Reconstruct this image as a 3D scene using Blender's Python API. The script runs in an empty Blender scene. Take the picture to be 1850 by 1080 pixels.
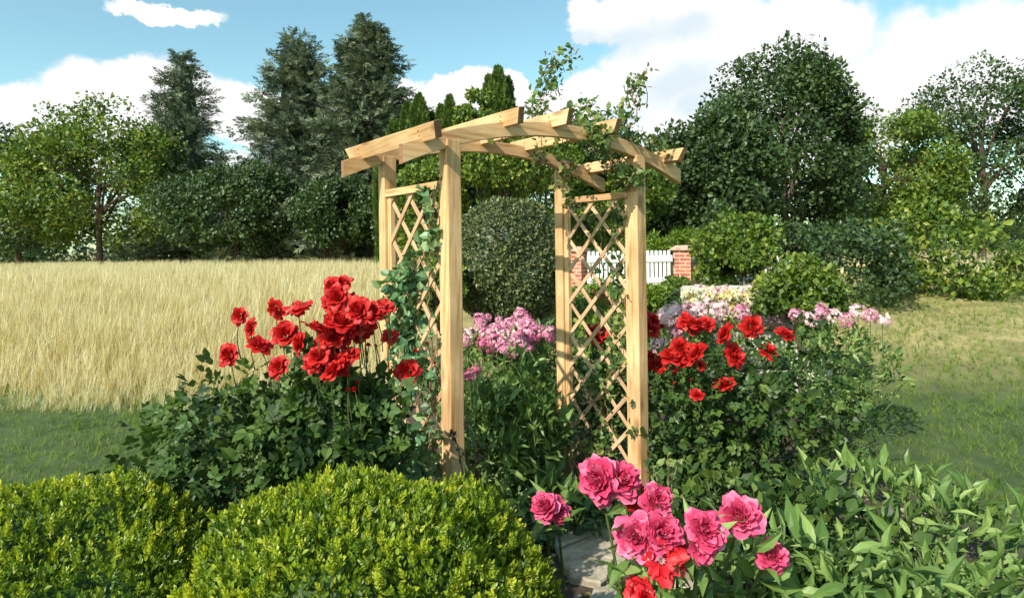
import bpy, math, random
import numpy as np
from mathutils import Vector, Matrix, Euler

rng = np.random.default_rng(7)
random.seed(7)
SC = bpy.context.scene
COL = SC.collection
CAMH = 1.97
F, CX, HY, ROLL = 1181.0, 925.0, 446.4, 0.0129
TH = 0.6434
C_, S_ = math.cos(TH), math.sin(TH)
AX, AY = -0.3533, 3.6438
PW, PD, PP = 1.54, 0.797, 0.09

# ------------------------------------------------------------------ camera
cam_d = bpy.data.cameras.new("camera")
cam = bpy.data.objects.new("camera", cam_d)
COL.objects.link(cam)
cam_d.sensor_width = 36
cam_d.lens = F / 1850 * 36
cam_d.shift_y = -(540 - HY) / 1850
cam_d.clip_start = 0.05
cam_d.clip_end = 2000
cam.location = (0, 0, CAMH)
cam.rotation_euler = (math.radians(90), ROLL, 0)
SC.camera = cam

def at(u, v, Y):
    """world point that stands at distance Y ahead, given where it sits in the view"""
    du, dv = u - CX, v - HY
    v0, u0 = dv + ROLL * du, du - ROLL * dv
    return np.array([u0 / F * Y, Y, CAMH - v0 / F * Y])

def arb(e, z, h):
    """arbour coordinates (along the span, into the depth, height over camera) to world"""
    return np.array([AX + e * C_ - z * S_, AY + e * S_ + z * C_, CAMH + h])

def on_panel(u, v, e):
    """point on the vertical plane of a trellis (constant e)"""
    du, dv = u - CX, v - HY
    k = (du - ROLL * dv) / F
    # X = AX+e c - z s ; Y = AY+e s + z c ; X = kY
    z = (AX + e * C_ - k * (AY + e * S_)) / (S_ + k * C_)
    Y = AY + e * S_ + z * C_
    return at(u, v, Y)

def gh(Y):
    t = np.clip((np.asarray(Y, float) - 5.2) / 7.3, 0, 1)
    return 1.12 * t * t * (3 - 2 * t)

# ------------------------------------------------------------------ mesh helpers
class Acc:
    def __init__(s):
        s.V = []; s.L = []; s.T = []; s.R = []; s.M = []; s.n = 0
    def add(s, V, Fs, rnd=0.5, mi=0):
        V = np.asarray(V, float).reshape(-1, 3)
        L = np.concatenate([np.asarray(f) for f in Fs]) + s.n
        T = np.array([len(f) for f in Fs])
        s.V.append(V); s.L.append(L); s.T.append(T)
        s.R.append(np.full(len(V), rnd) if np.isscalar(rnd) else np.asarray(rnd))
        s.M.append(np.full(len(T), mi)); s.n += len(V)
    def inst(s, tpl, pos, R, sc, rnd, mi=0):
        """copies of a template (V, faces[, per-vertex r]) at pos with rotation R and scale sc"""
        V, Fs = tpl[0], tpl[1]
        N = len(pos)
        if N == 0: return
        sc = np.asarray(sc, float)
        if sc.ndim == 0: sc = np.full(N, float(sc))
        P = V[None] * (sc[:, None, None] if sc.ndim == 1 else sc[:, None, :])
        P = np.einsum('nij,nkj->nki', R, P) + np.asarray(pos)[:, None, :]
        l = np.concatenate([np.asarray(f) for f in Fs]); t = np.array([len(f) for f in Fs])
        s.V.append(P.reshape(-1, 3))
        s.L.append((l[None] + (np.arange(N) * len(V))[:, None]).ravel() + s.n)
        s.T.append(np.tile(t, N))
        rv = np.repeat(rnd, len(V))
        if len(tpl) > 2: rv = rv + np.tile(tpl[2], N)
        s.R.append(rv); s.M.append(np.full(len(t) * N, mi)); s.n += N * len(V)
    def mesh(s, name, mats, smooth=False):
        V = np.concatenate(s.V); L = np.concatenate(s.L); T = np.concatenate(s.T)
        me = bpy.data.meshes.new(name)
        me.vertices.add(len(V)); me.vertices.foreach_set('co', V.astype(np.float32).ravel())
        me.loops.add(len(L)); me.loops.foreach_set('vertex_index', L.astype(np.int32))
        me.polygons.add(len(T))
        st = np.concatenate([[0], np.cumsum(T)[:-1]])
        me.polygons.foreach_set('loop_start', st.astype(np.int32))
        me.polygons.foreach_set('loop_total', T.astype(np.int32))
        me.polygons.foreach_set('material_index', np.concatenate(s.M).astype(np.int32))
        me.polygons.foreach_set('use_smooth', np.full(len(T), smooth))
        a = me.attributes.new('rnd', 'FLOAT', 'POINT')
        a.data.foreach_set('value', np.concatenate(s.R).astype(np.float32))
        for m in (mats if isinstance(mats, (list, tuple)) else [mats]): me.materials.append(m)
        me.update(calc_edges=True); me.validate()
        return me
    def obj(s, name, mats, parent=None, smooth=False):
        return link(name, s.mesh(name, mats, smooth), parent)

def link(name, data, parent=None):
    o = bpy.data.objects.new(name, data); COL.objects.link(o)
    if parent is not None:
        o.parent = parent
        if data is not None and not parent.get('_local'):   # geometry built in world space
            o.matrix_parent_inverse = Matrix.LocRotScale(parent.location, parent.rotation_euler, parent.scale).inverted()
    return o

def thing(name, label, cat, loc=(0, 0, 0), rot=0, group=None, local=False):
    o = bpy.data.objects.new(name, None); COL.objects.link(o)
    o.location = tuple(float(v) for v in loc); o.rotation_euler = (0, 0, rot)
    o.empty_display_size = 0.2
    if local: o['_local'] = 1
    return tag(o, label, cat, group)

def tag(o, label, cat, group=None, kind=None):
    o['label'] = label; o['category'] = cat
    if group: o['group'] = group
    if kind: o['kind'] = kind
    return o

def nrm(a):
    a = np.asarray(a, float)
    return a / np.maximum(np.linalg.norm(a, axis=-1, keepdims=True), 1e-9)

def orient(ax, nh):
    """rotation matrices whose +Y is ax and +Z is close to nh"""
    y = nrm(ax); x = nrm(np.cross(y, nh)); z = np.cross(x, y)
    return np.stack([x, y, z], axis=2)

def rdir(n, r=None):
    return nrm((r or rng).normal(size=(n, 3)))

def tube(acc, pts, radii, seg=6, rnd=0.5, mi=0, cap=True):
    pts = np.asarray(pts, float); n = len(pts)
    if np.isscalar(radii): radii = np.full(n, radii)
    V = []
    d = np.gradient(pts, axis=0); d = nrm(d)
    ref = np.array([0.3, 0.5, 1.0]) if abs(d[0][2]) < .9 else np.array([1., .2, 0])
    for i in range(n):
        a = nrm(np.cross(d[i], ref)); b = np.cross(d[i], a)
        for k in range(seg):
            t = 2 * math.pi * k / seg
            V.append(pts[i] + radii[i] * (math.cos(t) * a + math.sin(t) * b))
    Fs = []
    for i in range(n - 1):
        for k in range(seg):
            k2 = (k + 1) % seg
            Fs.append((i * seg + k, i * seg + k2, (i + 1) * seg + k2, (i + 1) * seg + k))
    if cap:
        Fs.append(tuple(range(seg))[::-1]); Fs.append(tuple((n - 1) * seg + k for k in range(seg)))
    acc.add(V, Fs, rnd, mi)

def curve3(P, n):
    """smooth path through control points"""
    P = np.asarray(P, float)
    if len(P) == 2: return P[0] + (P[1] - P[0]) * np.linspace(0, 1, n)[:, None]
    Q = np.vstack([2 * P[0] - P[1], P, 2 * P[-1] - P[-2]])
    ts = np.linspace(0, len(P) - 1 - 1e-6, n); out = []
    for t in ts:
        i = int(t); f = t - i
        p0, p1, p2, p3 = Q[i:i + 4]
        out.append(.5 * ((2 * p1) + (-p0 + p2) * f + (2 * p0 - 5 * p1 + 4 * p2 - p3) * f * f + (-p0 + 3 * p1 - 3 * p2 + p3) * f ** 3))
    return np.array(out)

# ------------------------------------------------------------------ materials
def lin(c):
    return tuple(((x / 255) / 12.92 if x / 255 < .04045 else (((x / 255) + .055) / 1.055) ** 2.4) for x in c) + (1,)

def newmat(name):
    m = bpy.data.materials.new(name); m.use_nodes = True
    nt = m.node_tree; nt.nodes.clear()
    return m, nt, nt.nodes, nt.links

def N(nodes, typ, **kw):
    n = nodes.new(typ)
    for k, v in kw.items():
        if k.startswith('i_'):
            key = k[2:]
            key = int(key) if key.isdigit() else key.replace('_', ' ')
            n.inputs[key].default_value = v
        else: setattr(n, k, v)
    return n

def ramp(nodes, stops, interp='LINEAR'):
    r = nodes.new('ShaderNodeValToRGB'); r.color_ramp.interpolation = interp
    e = r.color_ramp.elements
    while len(e) > 1: e.remove(e[-1])
    e[0].position = stops[0][0]; e[0].color = stops[0][1]
    for p, c in stops[1:]:
        x = e.new(p); x.color = c
    return r

def leafmat(name, cols, rough=.45, trans=.3, spec=.5, tint=(1.25, 1.2, .5)):
    """leaf material: colour by the leaf's own random value plus a slow mottling; light passes through"""
    m, nt, nd, ln = newmat(name)
    at_ = N(nd, 'ShaderNodeAttribute', attribute_name='rnd')
    tc = N(nd, 'ShaderNodeTexCoord')
    no = N(nd, 'ShaderNodeTexNoise', i_Scale=2.2, i_Detail=3.0)
    ln.new(tc.outputs['Object'], no.inputs['Vector'])
    mm = N(nd, 'ShaderNodeMath', operation='MULTIPLY_ADD'); mm.inputs[1].default_value = .5; mm.inputs[2].default_value = -.25
    ln.new(no.outputs['Fac'], mm.inputs[0])
    ad = N(nd, 'ShaderNodeMath', operation='ADD', use_clamp=True)
    ln.new(at_.outputs['Fac'], ad.inputs[0]); ln.new(mm.outputs[0], ad.inputs[1])
    k = len(cols)
    r = ramp(nd, [(i / (k - 1), tuple(c) + (1,)) for i, c in enumerate(cols)])
    ln.new(ad.outputs[0], r.inputs['Fac'])
    b = N(nd, 'ShaderNodeBsdfPrincipled', i_Roughness=rough)
    b.inputs['Specular IOR Level'].default_value = spec
    ln.new(r.outputs['Color'], b.inputs['Base Color'])
    tr = N(nd, 'ShaderNodeBsdfTranslucent')
    mx = N(nd, 'ShaderNodeMix', data_type='RGBA', blend_type='MULTIPLY'); mx.inputs['Factor'].default_value = 1
    mx.inputs['B'].default_value = tuple(tint) + (1,)
    ln.new(r.outputs['Color'], mx.inputs['A']); ln.new(mx.outputs['Result'], tr.inputs['Color'])
    ms = N(nd, 'ShaderNodeMixShader', i_Fac=trans)
    ln.new(b.outputs[0], ms.inputs[1]); ln.new(tr.outputs[0], ms.inputs[2])
    o = N(nd, 'ShaderNodeOutputMaterial'); ln.new(ms.outputs[0], o.inputs[0])
    return m

def woodmat(name, c1, c2, c3, knots=True):
    """pine: grain runs along the piece's own x axis"""
    m, nt, nd, ln = newmat(name)
    tc = N(nd, 'ShaderNodeTexCoord'); oi = N(nd, 'ShaderNodeObjectInfo')
    of = N(nd, 'ShaderNodeVectorMath', operation='SCALE'); of.inputs[0].default_value = (7.3, 3.1, 5.7)
    ln.new(oi.outputs['Random'], of.inputs['Scale'])
    ad = N(nd, 'ShaderNodeVectorMath', operation='ADD')
    ln.new(tc.outputs['Object'], ad.inputs[0]); ln.new(of.outputs[0], ad.inputs[1])
    mp = N(nd, 'ShaderNodeMapping'); mp.inputs['Scale'].default_value = (1.3, 26, 26)
    ln.new(ad.outputs[0], mp.inputs['Vector'])
    # warp for knots
    vo = N(nd, 'ShaderNodeTexVoronoi', i_Scale=1.0, feature='F1')
    mpk = N(nd, 'ShaderNodeMapping'); mpk.inputs['Scale'].default_value = (3.0, 8, 8)
    ln.new(ad.outputs[0], mpk.inputs['Vector']); ln.new(mpk.outputs[0], vo.inputs['Vector'])
    kn = N(nd, 'ShaderNodeMapRange', interpolation_type='SMOOTHSTEP'); kn.inputs['From Min'].default_value = .27; kn.inputs['From Max'].default_value = .06
    ln.new(vo.outputs['Distance'], kn.inputs['Value'])
    n1 = N(nd, 'ShaderNodeTexNoise', i_Scale=1.0, i_Detail=5.0, i_Roughness=.6)
    n1.inputs['Distortion'].default_value = .6
    ln.new(mp.outputs[0], n1.inputs['Vector'])
    mpw = N(nd, 'ShaderNodeMapping'); mpw.inputs['Scale'].default_value = (.8, 9, 9)
    ln.new(ad.outputs[0], mpw.inputs['Vector'])
    wv = N(nd, 'ShaderNodeTexWave', i_Scale=1.6, i_Distortion=5.0, i_Detail=3.0, bands_direction='DIAGONAL')
    wv.inputs['Detail Scale'].default_value = .8
    ln.new(mpw.outputs[0], wv.inputs['Vector'])
    mxg = N(nd, 'ShaderNodeMath', operation='MULTIPLY_ADD'); mxg.inputs[1].default_value = .13
    ln.new(wv.outputs['Fac'], mxg.inputs[0]); 
    sc = N(nd, 'ShaderNodeMath', operation='MULTIPLY'); sc.inputs[1].default_value = .95
    ln.new(n1.outputs['Fac'], sc.inputs[0]); ln.new(sc.outputs[0], mxg.inputs[2])
    r = ramp(nd, [(.34, c3), (.47, c2), (.58, c1), (.72, c2)])
    ln.new(mxg.outputs[0], r.inputs['Fac'])
    # large blotches (weathering)
    n2 = N(nd, 'ShaderNodeTexNoise', i_Scale=2.6, i_Detail=4.0)
    ln.new(ad.outputs[0], n2.inputs['Vector'])
    r2 = ramp(nd, [(.35, (.76, .70, .64, 1)), (.62, (1.10, 1.08, 1.06, 1))])
    ln.new(n2.outputs['Fac'], r2.inputs['Fac'])
    mx = N(nd, 'ShaderNodeMix', data_type='RGBA', blend_type='MULTIPLY'); mx.inputs['Factor'].default_value = 1
    ln.new(r.outputs['Color'], mx.inputs['A']); ln.new(r2.outputs['Color'], mx.inputs['B'])
    # colour differs a little from piece to piece
    r3 = ramp(nd, [(0, (.92, .88, .84, 1)), (1, (1.06, 1.05, 1.04, 1))]); ln.new(oi.outputs['Random'], r3.inputs['Fac'])
    mx3 = N(nd, 'ShaderNodeMix', data_type='RGBA', blend_type='MULTIPLY'); mx3.inputs['Factor'].default_value = 1
    ln.new(mx.outputs['Result'], mx3.inputs['A']); ln.new(r3.outputs['Color'], mx3.inputs['B'])
    mk = N(nd, 'ShaderNodeMix', data_type='RGBA'); mk.inputs['B'].default_value = (.2, .095, .035, 1)
    kf = N(nd, 'ShaderNodeMath', operation='MULTIPLY'); kf.inputs[1].default_value = .75 if knots else 0
    ln.new(kn.outputs[0], kf.inputs[0]); ln.new(kf.outputs[0], mk.inputs['Factor']); ln.new(mx3.outputs['Result'], mk.inputs['A'])
    b = N(nd, 'ShaderNodeBsdfPrincipled', i_Roughness=.62); b.inputs['Specular IOR Level'].default_value = .3
    ln.new(mk.outputs['Result'], b.inputs['Base Color'])
    bp = N(nd, 'ShaderNodeBump', i_Strength=.35, i_Distance=.004)
    ln.new(n1.outputs['Fac'], bp.inputs['Height']); ln.new(bp.outputs[0], b.inputs['Normal'])
    o = N(nd, 'ShaderNodeOutputMaterial'); ln.new(b.outputs[0], o.inputs[0])
    return m

def noisemat(name, stops, scale=8, rough=.9, bump=.4, dist=.01, detail=6, spec=.2):
    m, nt, nd, ln = newmat(name)
    tc = N(nd, 'ShaderNodeTexCoord')
    n1 = N(nd, 'ShaderNodeTexNoise', i_Scale=float(scale), i_Detail=float(detail), i_Roughness=.65)
    ln.new(tc.outputs['Object'], n1.inputs['Vector'])
    r = ramp(nd, [(p, tuple(c) + (1,)) for p, c in stops]); ln.new(n1.outputs['Fac'], r.inputs['Fac'])
    b = N(nd, 'ShaderNodeBsdfPrincipled', i_Roughness=rough); b.inputs['Specular IOR Level'].default_value = spec
    ln.new(r.outputs['Color'], b.inputs['Base Color'])
    bp = N(nd, 'ShaderNodeBump', i_Strength=bump, i_Distance=dist)
    ln.new(n1.outputs['Fac'], bp.inputs['Height']); ln.new(bp.outputs[0], b.inputs['Normal'])
    o = N(nd, 'ShaderNodeOutputMaterial'); ln.new(b.outputs[0], o.inputs[0])
    return m

M = {}
M['wood'] = woodmat('pine', (.72, .49, .27, 1), (.63, .39, .185, 1), (.45, .245, .10, 1))
M['wood_lath'] = woodmat('pine_lath', (.62, .43, .27, 1), (.53, .345, .20, 1), (.42, .255, .14, 1), knots=False)
M['end'] = noisemat('end_grain', [(.3, (.20, .10, .055)), (.7, (.32, .17, .09))], 60, .8)
M['bark'] = noisemat('bark', [(.3, (.045, .03, .02)), (.7, (.13, .095, .065))], 14, .95, .6, .02)
M['stem'] = noisemat('green_stem', [(.3, (.05, .085, .025)), (.7, (.13, .14, .05))], 20, .6)
M['cane'] = noisemat('brown_cane', [(.3, (.12, .07, .035)), (.7, (.27, .18, .10))], 20, .7)
M['box'] = leafmat('box_leaf', [(.035, .085, .010), (.11, .19, .014), (.28, .36, .02), (.54, .55, .04)], .42, .35, .5)
M['rose_leaf'] = leafmat('rose_leaf', [(.016, .036, .010), (.036, .074, .016), (.07, .13, .026), (.16, .23, .045)], .45, .25, .35)
M['vine_leaf'] = leafmat('vine_leaf', [(.04, .10, .045), (.085, .19, .085), (.16, .30, .13), (.33, .43, .19)], .45, .3)
M['vine2_leaf'] = leafmat('climber_leaf', [(.04, .085, .03), (.08, .16, .04), (.16, .25, .06), (.36, .34, .10)], .45, .35)
M['peony_leaf'] = leafmat('peony_leaf', [(.045, .09, .022), (.10, .18, .04), (.18, .28, .07), (.34, .44, .14)], .45, .25, .4)
M['spruce'] = leafmat('spruce_needles', [(.03, .05, .03), (.08, .115, .065), (.17, .21, .12), (.30, .34, .20)], .6, .12, .3, (1.1, 1.1, .8))
M['thuja'] = leafmat('thuja_sprays', [(.03, .065, .012), (.055, .11, .016), (.09, .155, .022), (.14, .20, .03)], .6, .15, .3)
M['round'] = leafmat('clipped_leaf', [(.025, .045, .015), (.06, .09, .025), (.13, .16, .05), (.30, .28, .13)], .45, .2, .5)
M['shrub'] = leafmat('shrub_leaf', [(.04, .08, .015), (.08, .15, .022), (.16, .24, .03), (.34, .36, .05)], .5, .35)
M['dark'] = leafmat('dark_leaf', [(.018, .04, .014), (.035, .07, .02), (.06, .11, .03), (.11, .17, .045)], .45, .25, .5)
M['bright'] = leafmat('bright_leaf', [(.06, .12, .015), (.11, .20, .022), (.19, .29, .03), (.28, .36, .045)], .5, .35)
M['grass'] = leafmat('ripe_grass', [(.40, .31, .11), (.62, .53, .25), (.82, .76, .48), (.90, .87, .68)], .6, .4, .3, (1.1, 1., .7))
M['litter'] = leafmat('litter_leaf', [(.06, .04, .02), (.13, .09, .045), (.20, .14, .07), (.10, .12, .04)], .7, .1, .3)
M['red'] = leafmat('red_petal', [(.22, .003, .004), (.46, .010, .010), (.62, .022, .018), (.74, .08, .06)], .5, .3, .35, (1.1, .5, .5))
M['peony'] = leafmat('peony_petal', [(.48, .015, .065), (.66, .05, .14), (.77, .13, .27), (.90, .42, .58)], .5, .25, .35, (1.1, .7, .8))
M['peony_red'] = leafmat('red_peony_petal', [(.42, .006, .010), (.58, .012, .02), (.66, .022, .032), (.70, .04, .05), (.92, .75, .78)], .5, .25, .35, (1.1, .5, .5))
M['pink'] = leafmat('phlox_petal', [(.62, .13, .28), (.74, .25, .40), (.82, .42, .54), (.88, .62, .68)], .6, .25, .2, (1, .8, .9))
M['magenta'] = leafmat('magenta_petal', [(.50, .05, .16), (.66, .10, .25), (.74, .20, .36), (.82, .35, .48)], .6, .25, .2, (1, .7, .8))
M['palepink'] = leafmat('pale_petal', [(.80, .34, .42), (.86, .52, .56), (.90, .68, .68), (.92, .82, .78)], .6, .25, .2, (1, .9, .9))
M['yellow'] = leafmat('yellow_petal', [(.55, .42, .10), (.70, .58, .20), (.84, .78, .52), (.9, .88, .78)], .6, .2, .2)
M['white_paint'] = noisemat('white_paint', [(.3, (.74, .74, .72)), (.7, (.84, .84, .82))], 5, .5, .1)
M['stone'] = noisemat('path_stone', [(.28, (.20, .165, .115)), (.5, (.40, .35, .26)), (.72, (.56, .51, .41))], 9, .9, .7, .02)
M['wallstone'] = noisemat('wall_stone', [(.3, (.30, .27, .20)), (.45, (.50, .46, .37)), (.58, (.66, .63, .55)), (.66, (.55, .45, .14))], 6, .9, .6, .02)
M['screw'] = noisemat('screw_metal', [(.3, (.05, .045, .04)), (.7, (.12, .11, .10))], 30, .5)
M['young'] = leafmat('young_leaf', [(.30, .06, .02), (.45, .16, .03), (.55, .30, .05), (.5, .4, .08)], .5, .35)
M['terracotta'] = noisemat('terracotta', [(.3, (.42, .16, .08)), (.7, (.60, .27, .15))], 9, .8, .2)
M['caps'] = noisemat('cap_stone', [(.3, (.34, .22, .16)), (.7, (.55, .40, .31))], 9, .85, .3)

def brickmat():
    m, nt, nd, ln = newmat('brick')
    tc = N(nd, 'ShaderNodeTexCoord')
    # faces of the pillar run along x or y: use x+y for the course direction
    sp = N(nd, 'ShaderNodeSeparateXYZ'); ln.new(tc.outputs['Object'], sp.inputs[0])
    ad = N(nd, 'ShaderNodeMath', operation='ADD'); ln.new(sp.outputs[0], ad.inputs[0]); ln.new(sp.outputs[1], ad.inputs[1])
    cb = N(nd, 'ShaderNodeCombineXYZ'); ln.new(ad.outputs[0], cb.inputs[0]); ln.new(sp.outputs[2], cb.inputs[1])
    br = N(nd, 'ShaderNodeTexBrick', i_Scale=1.0)
    br.inputs['Color1'].default_value = (.34, .09, .05, 1); br.inputs['Color2'].default_value = (.48, .18, .11, 1)
    br.inputs['Mortar'].default_value = (.58, .48, .40, 1)
    br.inputs['Brick Width'].default_value = .225; br.inputs['Row Height'].default_value = .075
    br.inputs['Mortar Size'].default_value = .009; br.inputs['Mortar Smooth'].default_value = .2
    ln.new(cb.outputs[0], br.inputs['Vector'])
    no = N(nd, 'ShaderNodeTexNoise', i_Scale=9.0, i_Detail=5.0); ln.new(tc.outputs['Object'], no.inputs['Vector'])
    r = ramp(nd, [(.3, (.7, .7, .7, 1)), (.7, (1.25, 1.2, 1.15, 1))]); ln.new(no.outputs['Fac'], r.inputs['Fac'])
    mx = N(nd, 'ShaderNodeMix', data_type='RGBA', blend_type='MULTIPLY'); mx.inputs['Factor'].default_value = 1
    ln.new(br.outputs['Color'], mx.inputs['A']); ln.new(r.outputs['Color'], mx.inputs['B'])
    b = N(nd, 'ShaderNodeBsdfPrincipled', i_Roughness=.85); ln.new(mx.outputs['Result'], b.inputs['Base Color'])
    bp = N(nd, 'ShaderNodeBump', i_Strength=.6, i_Distance=.008, invert=True)
    ln.new(br.outputs['Fac'], bp.inputs['Height']); ln.new(bp.outputs[0], b.inputs['Normal'])
    o = N(nd, 'ShaderNodeOutputMaterial'); ln.new(b.outputs[0], o.inputs[0])
    return m
M['brick'] = brickmat()

# ------------------------------------------------------------------ leaf templates (base at origin, length 1 along +Y)
def T_leaf(w, droop=.1, fold=.12):
    V = [(0, 0, 0), (-w * .40, .28, fold * w), (w * .40, .28, fold * w), (0, .33, 0), (-w * .46, .58, fold * w - .02),
         (w * .46, .58, fold * w - .02), (0, .64, -droop * .4), (0, 1, -droop)]
    return (np.array(V), [(0, 3, 1), (0, 2, 3), (1, 3, 6, 4), (3, 2, 5, 6), (4, 6, 7), (6, 5, 7)])
def T_small(w, fold=.12):
    return (np.array([(0, 0, 0), (-w / 2, .45, fold * w), (0, 1, 0), (w / 2, .45, fold * w)]), [(0, 3, 2), (0, 2, 1)])
def T_round(w=.8):
    V = [(0, 0, 0), (-w * .42, .25, .05), (w * .42, .25, .05), (-w * .5, .6, .06), (w * .5, .6, .06), (-w * .22, .95, 0), (w * .22, .95, 0), (0, .5, 0)]
    return (np.array(V), [(0, 7, 1), (0, 2, 7), (1, 7, 3), (7, 2, 4), (3, 7, 5), (7, 4, 6), (7, 6, 5)])
def join_tpl(items):
    Vs, Fs, n = [], [], 0
    for V, Fq in items:
        Vs.append(V); Fs += [tuple(i + n for i in f) for f in Fq]; n += len(V)
    return (np.concatenate(Vs), Fs)
def xf(tpl, s, rot, loc):
    R = np.array(Euler(rot).to_matrix())
    return ((tpl[0] * s) @ R.T + np.array(loc), tpl[1])
LEAF, LEAFN, LEAFW = T_leaf(.55), T_leaf(.3, .2), T_leaf(.75)
SM, SMW = T_small(.5), T_small(.75)
# a rose leaf: five leaflets on one stalk
PINN = join_tpl([xf(LEAFW, .42, (0, 0, 0), (0, .6, 0)), xf(LEAFW, .36, (0, .1, 1.2), (0, .56, 0)), xf(LEAFW, .36, (0, -.1, -1.2), (0, .56, 0)),
                 xf(LEAFW, .3, (0, .1, 1.3), (0, .3, 0)), xf(LEAFW, .3, (0, -.1, -1.3), (0, .3, 0))])
# conifer spray: narrow blades either side of a twig
def T_spray(nb=7, w=.13, spread=.75, L=.42, seed=1):
    r = np.random.default_rng(seed); its = []
    for i in range(nb):
        t = i / nb
        for sgn in (-1, 1):
            its.append(xf(T_small(w / L * .9), L * (1.05 - .55 * t) * r.uniform(.8, 1.15), (r.uniform(-.35, .35), r.uniform(-.6, .6), sgn * spread * r.uniform(.8, 1.2)), (0, t * .85, 0)))
    its.append(xf(T_small(w / L), L, (0, 0, 0), (0, .62, 0)))
    return join_tpl(its)
SPRAY = T_spray()
# box shoot: paired leaves up a short twig
def T_shoot(n=6, seed=3):
    r = np.random.default_rng(seed); its = []
    for i in range(n):
        t = i / n
        for k in (0, 1):
            a = i * 1.57 + k * math.pi + r.uniform(-.3, .3)
            tilt = .95 - .6 * t
            R = Matrix.Rotation(a, 3, 'Y') @ Matrix.Rotation(tilt + r.uniform(-.15, .15), 3, 'X')
            V = (T_leaf(.58, .05, .2)[0] * (.46 - .12 * t)) @ np.array(R).T + np.array([0, t * .8, 0])
            its.append((V, LEAF[1]))
    return join_tpl(its)
SHOOTS = [T_shoot(6, 3), T_shoot(5, 4), T_shoot(7, 5)]
BLADE = join_tpl([xf((np.array([(-.012, 0, 0), (.012, 0, 0), (.007, .6, 0), (-.007, .6, 0), (0, 1, -.1)]), [(0, 1, 2, 3), (3, 2, 4)]), s, (a, b, c), (x, 0, z))
                  for s, a, b, c, x, z in [(1, .05, 0, .05, 0, 0), (.9, -.1, 1.1, -.12, .05, .03), (1.05, .12, 2.2, .15, -.04, .05), (.85, .2, .6, -.2, .02, -.05), (.95, -.2, 1.7, .2, -.05, -.03)]])

# ------------------------------------------------------------------ foliage generators
def bumps(d, amp, fr, seed, k=9):
    r = np.random.default_rng(seed); out = np.zeros(len(d))
    for i in range(k):
        w = nrm(r.normal(size=3)) * fr * r.uniform(.6, 1.7)
        out += np.sin(d @ w + r.uniform(0, 6.3))
    return amp * out / math.sqrt(k)

def shell(c, r, n, depth=.25, amp=.06, fr=5, seed=1, p=2.0, zmin=-1.0):
    """points in the outer layer of a lumpy (super)ellipsoid, with outward normals"""
    rr = np.random.default_rng(seed); c = np.asarray(c, float); r = np.asarray(r, float) * np.ones(3)
    d = nrm(rr.normal(size=(int(n * (1.0 if zmin <= -1 else 2 / (1 - zmin) )), 3)))
    d = d[d[:, 2] > zmin]
    k = 1 / (np.abs(d) ** p).sum(1) ** (1 / p)
    s = k * (1 + bumps(d, amp, fr, seed)) * (1 - depth * rr.random(len(d)) ** 1.6)
    g = np.sign(d) * np.abs(d) ** (p - 1) / r
    return c + d * s[:, None] * r, nrm(g)

def leaves(acc, P, Nn, tpl, size, rnd=(.1, .9), spread=.8, up=.3, sv=.3, seed=0, face=.8):
    """put leaves at P pointing roughly outward and up, blades turned to the light"""
    rr = np.random.default_rng(seed + 11); n = len(P)
    ax = nrm(Nn * .6 + rr.normal(size=(n, 3)) * spread + np.array([0, 0, up]))
    nh = nrm(Nn * face + np.array([0, 0, .5]) + rr.normal(size=(n, 3)) * .55)
    s = size * (1 + sv * rr.normal(size=n)).clip(.45, 1.7)
    acc.inst(tpl, P, orient(ax, nh), s, rr.uniform(rnd[0], rnd[1], n))

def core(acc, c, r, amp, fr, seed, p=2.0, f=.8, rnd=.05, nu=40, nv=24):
    """inner solid in dark leaf colour, painting the shade inside a dense crown"""
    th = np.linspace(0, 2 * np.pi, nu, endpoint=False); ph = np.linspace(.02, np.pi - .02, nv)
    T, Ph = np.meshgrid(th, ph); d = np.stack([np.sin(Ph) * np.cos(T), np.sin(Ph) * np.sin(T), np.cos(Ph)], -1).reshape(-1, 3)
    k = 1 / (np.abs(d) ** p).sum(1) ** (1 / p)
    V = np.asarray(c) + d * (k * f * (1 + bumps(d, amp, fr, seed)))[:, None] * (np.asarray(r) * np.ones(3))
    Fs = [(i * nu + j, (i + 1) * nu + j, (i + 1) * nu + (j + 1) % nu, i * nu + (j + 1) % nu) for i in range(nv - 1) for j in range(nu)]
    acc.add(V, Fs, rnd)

def crown(acc, c, r, clumps, per, tpl, size, seed, csize=.38, rnd=(.1, .9), zmin=-.6, depth=.5, inner=.75, flat=1.0):
    """a tree or shrub crown: many leafy clumps spread through a lumpy volume"""
    rr = np.random.default_rng(seed); c = np.asarray(c, float); r = np.asarray(r, float) * np.ones(3)
    d = nrm(rr.normal(size=(clumps * 3, 3))); d = d[d[:, 2] > zmin][:clumps]
    rad = inner + (1 - inner) * rr.random(len(d)) ** .6
    C = c + d * (rad * (1 + bumps(d, .09, 4, seed)))[:, None] * r
    for i, q in enumerate(C):
        cr = csize * r.mean() * rr.uniform(.6, 1.25)
        P, Nn = shell(q, (cr, cr, cr * .8 * flat), per, depth, .12, 4, seed * 100 + i)
        base = rr.uniform(-.12, .12)
        leaves(acc, P, nrm(Nn + .3 * d[i]), tpl, size, (rnd[0] + base, rnd[1] + base), .8, .2, .3, seed * 77 + i)

def sprig_stems(acc, base, tips, r0, r1, seed=0, mi=0, bend=.15):
    rr = np.random.default_rng(seed)
    for t in tips:
        b = np.asarray(base) + rr.normal(size=3) * [.05, .05, 0]
        m1 = b + (t - b) * .5 + rr.normal(size=3) * bend * np.linalg.norm(t - b) * [1, 1, .2] + [0, 0, .08 * np.linalg.norm(t - b)]
        tube(acc, curve3([b, m1, t], 9), np.linspace(r0, r1, 9), 5, .5, mi)

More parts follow.
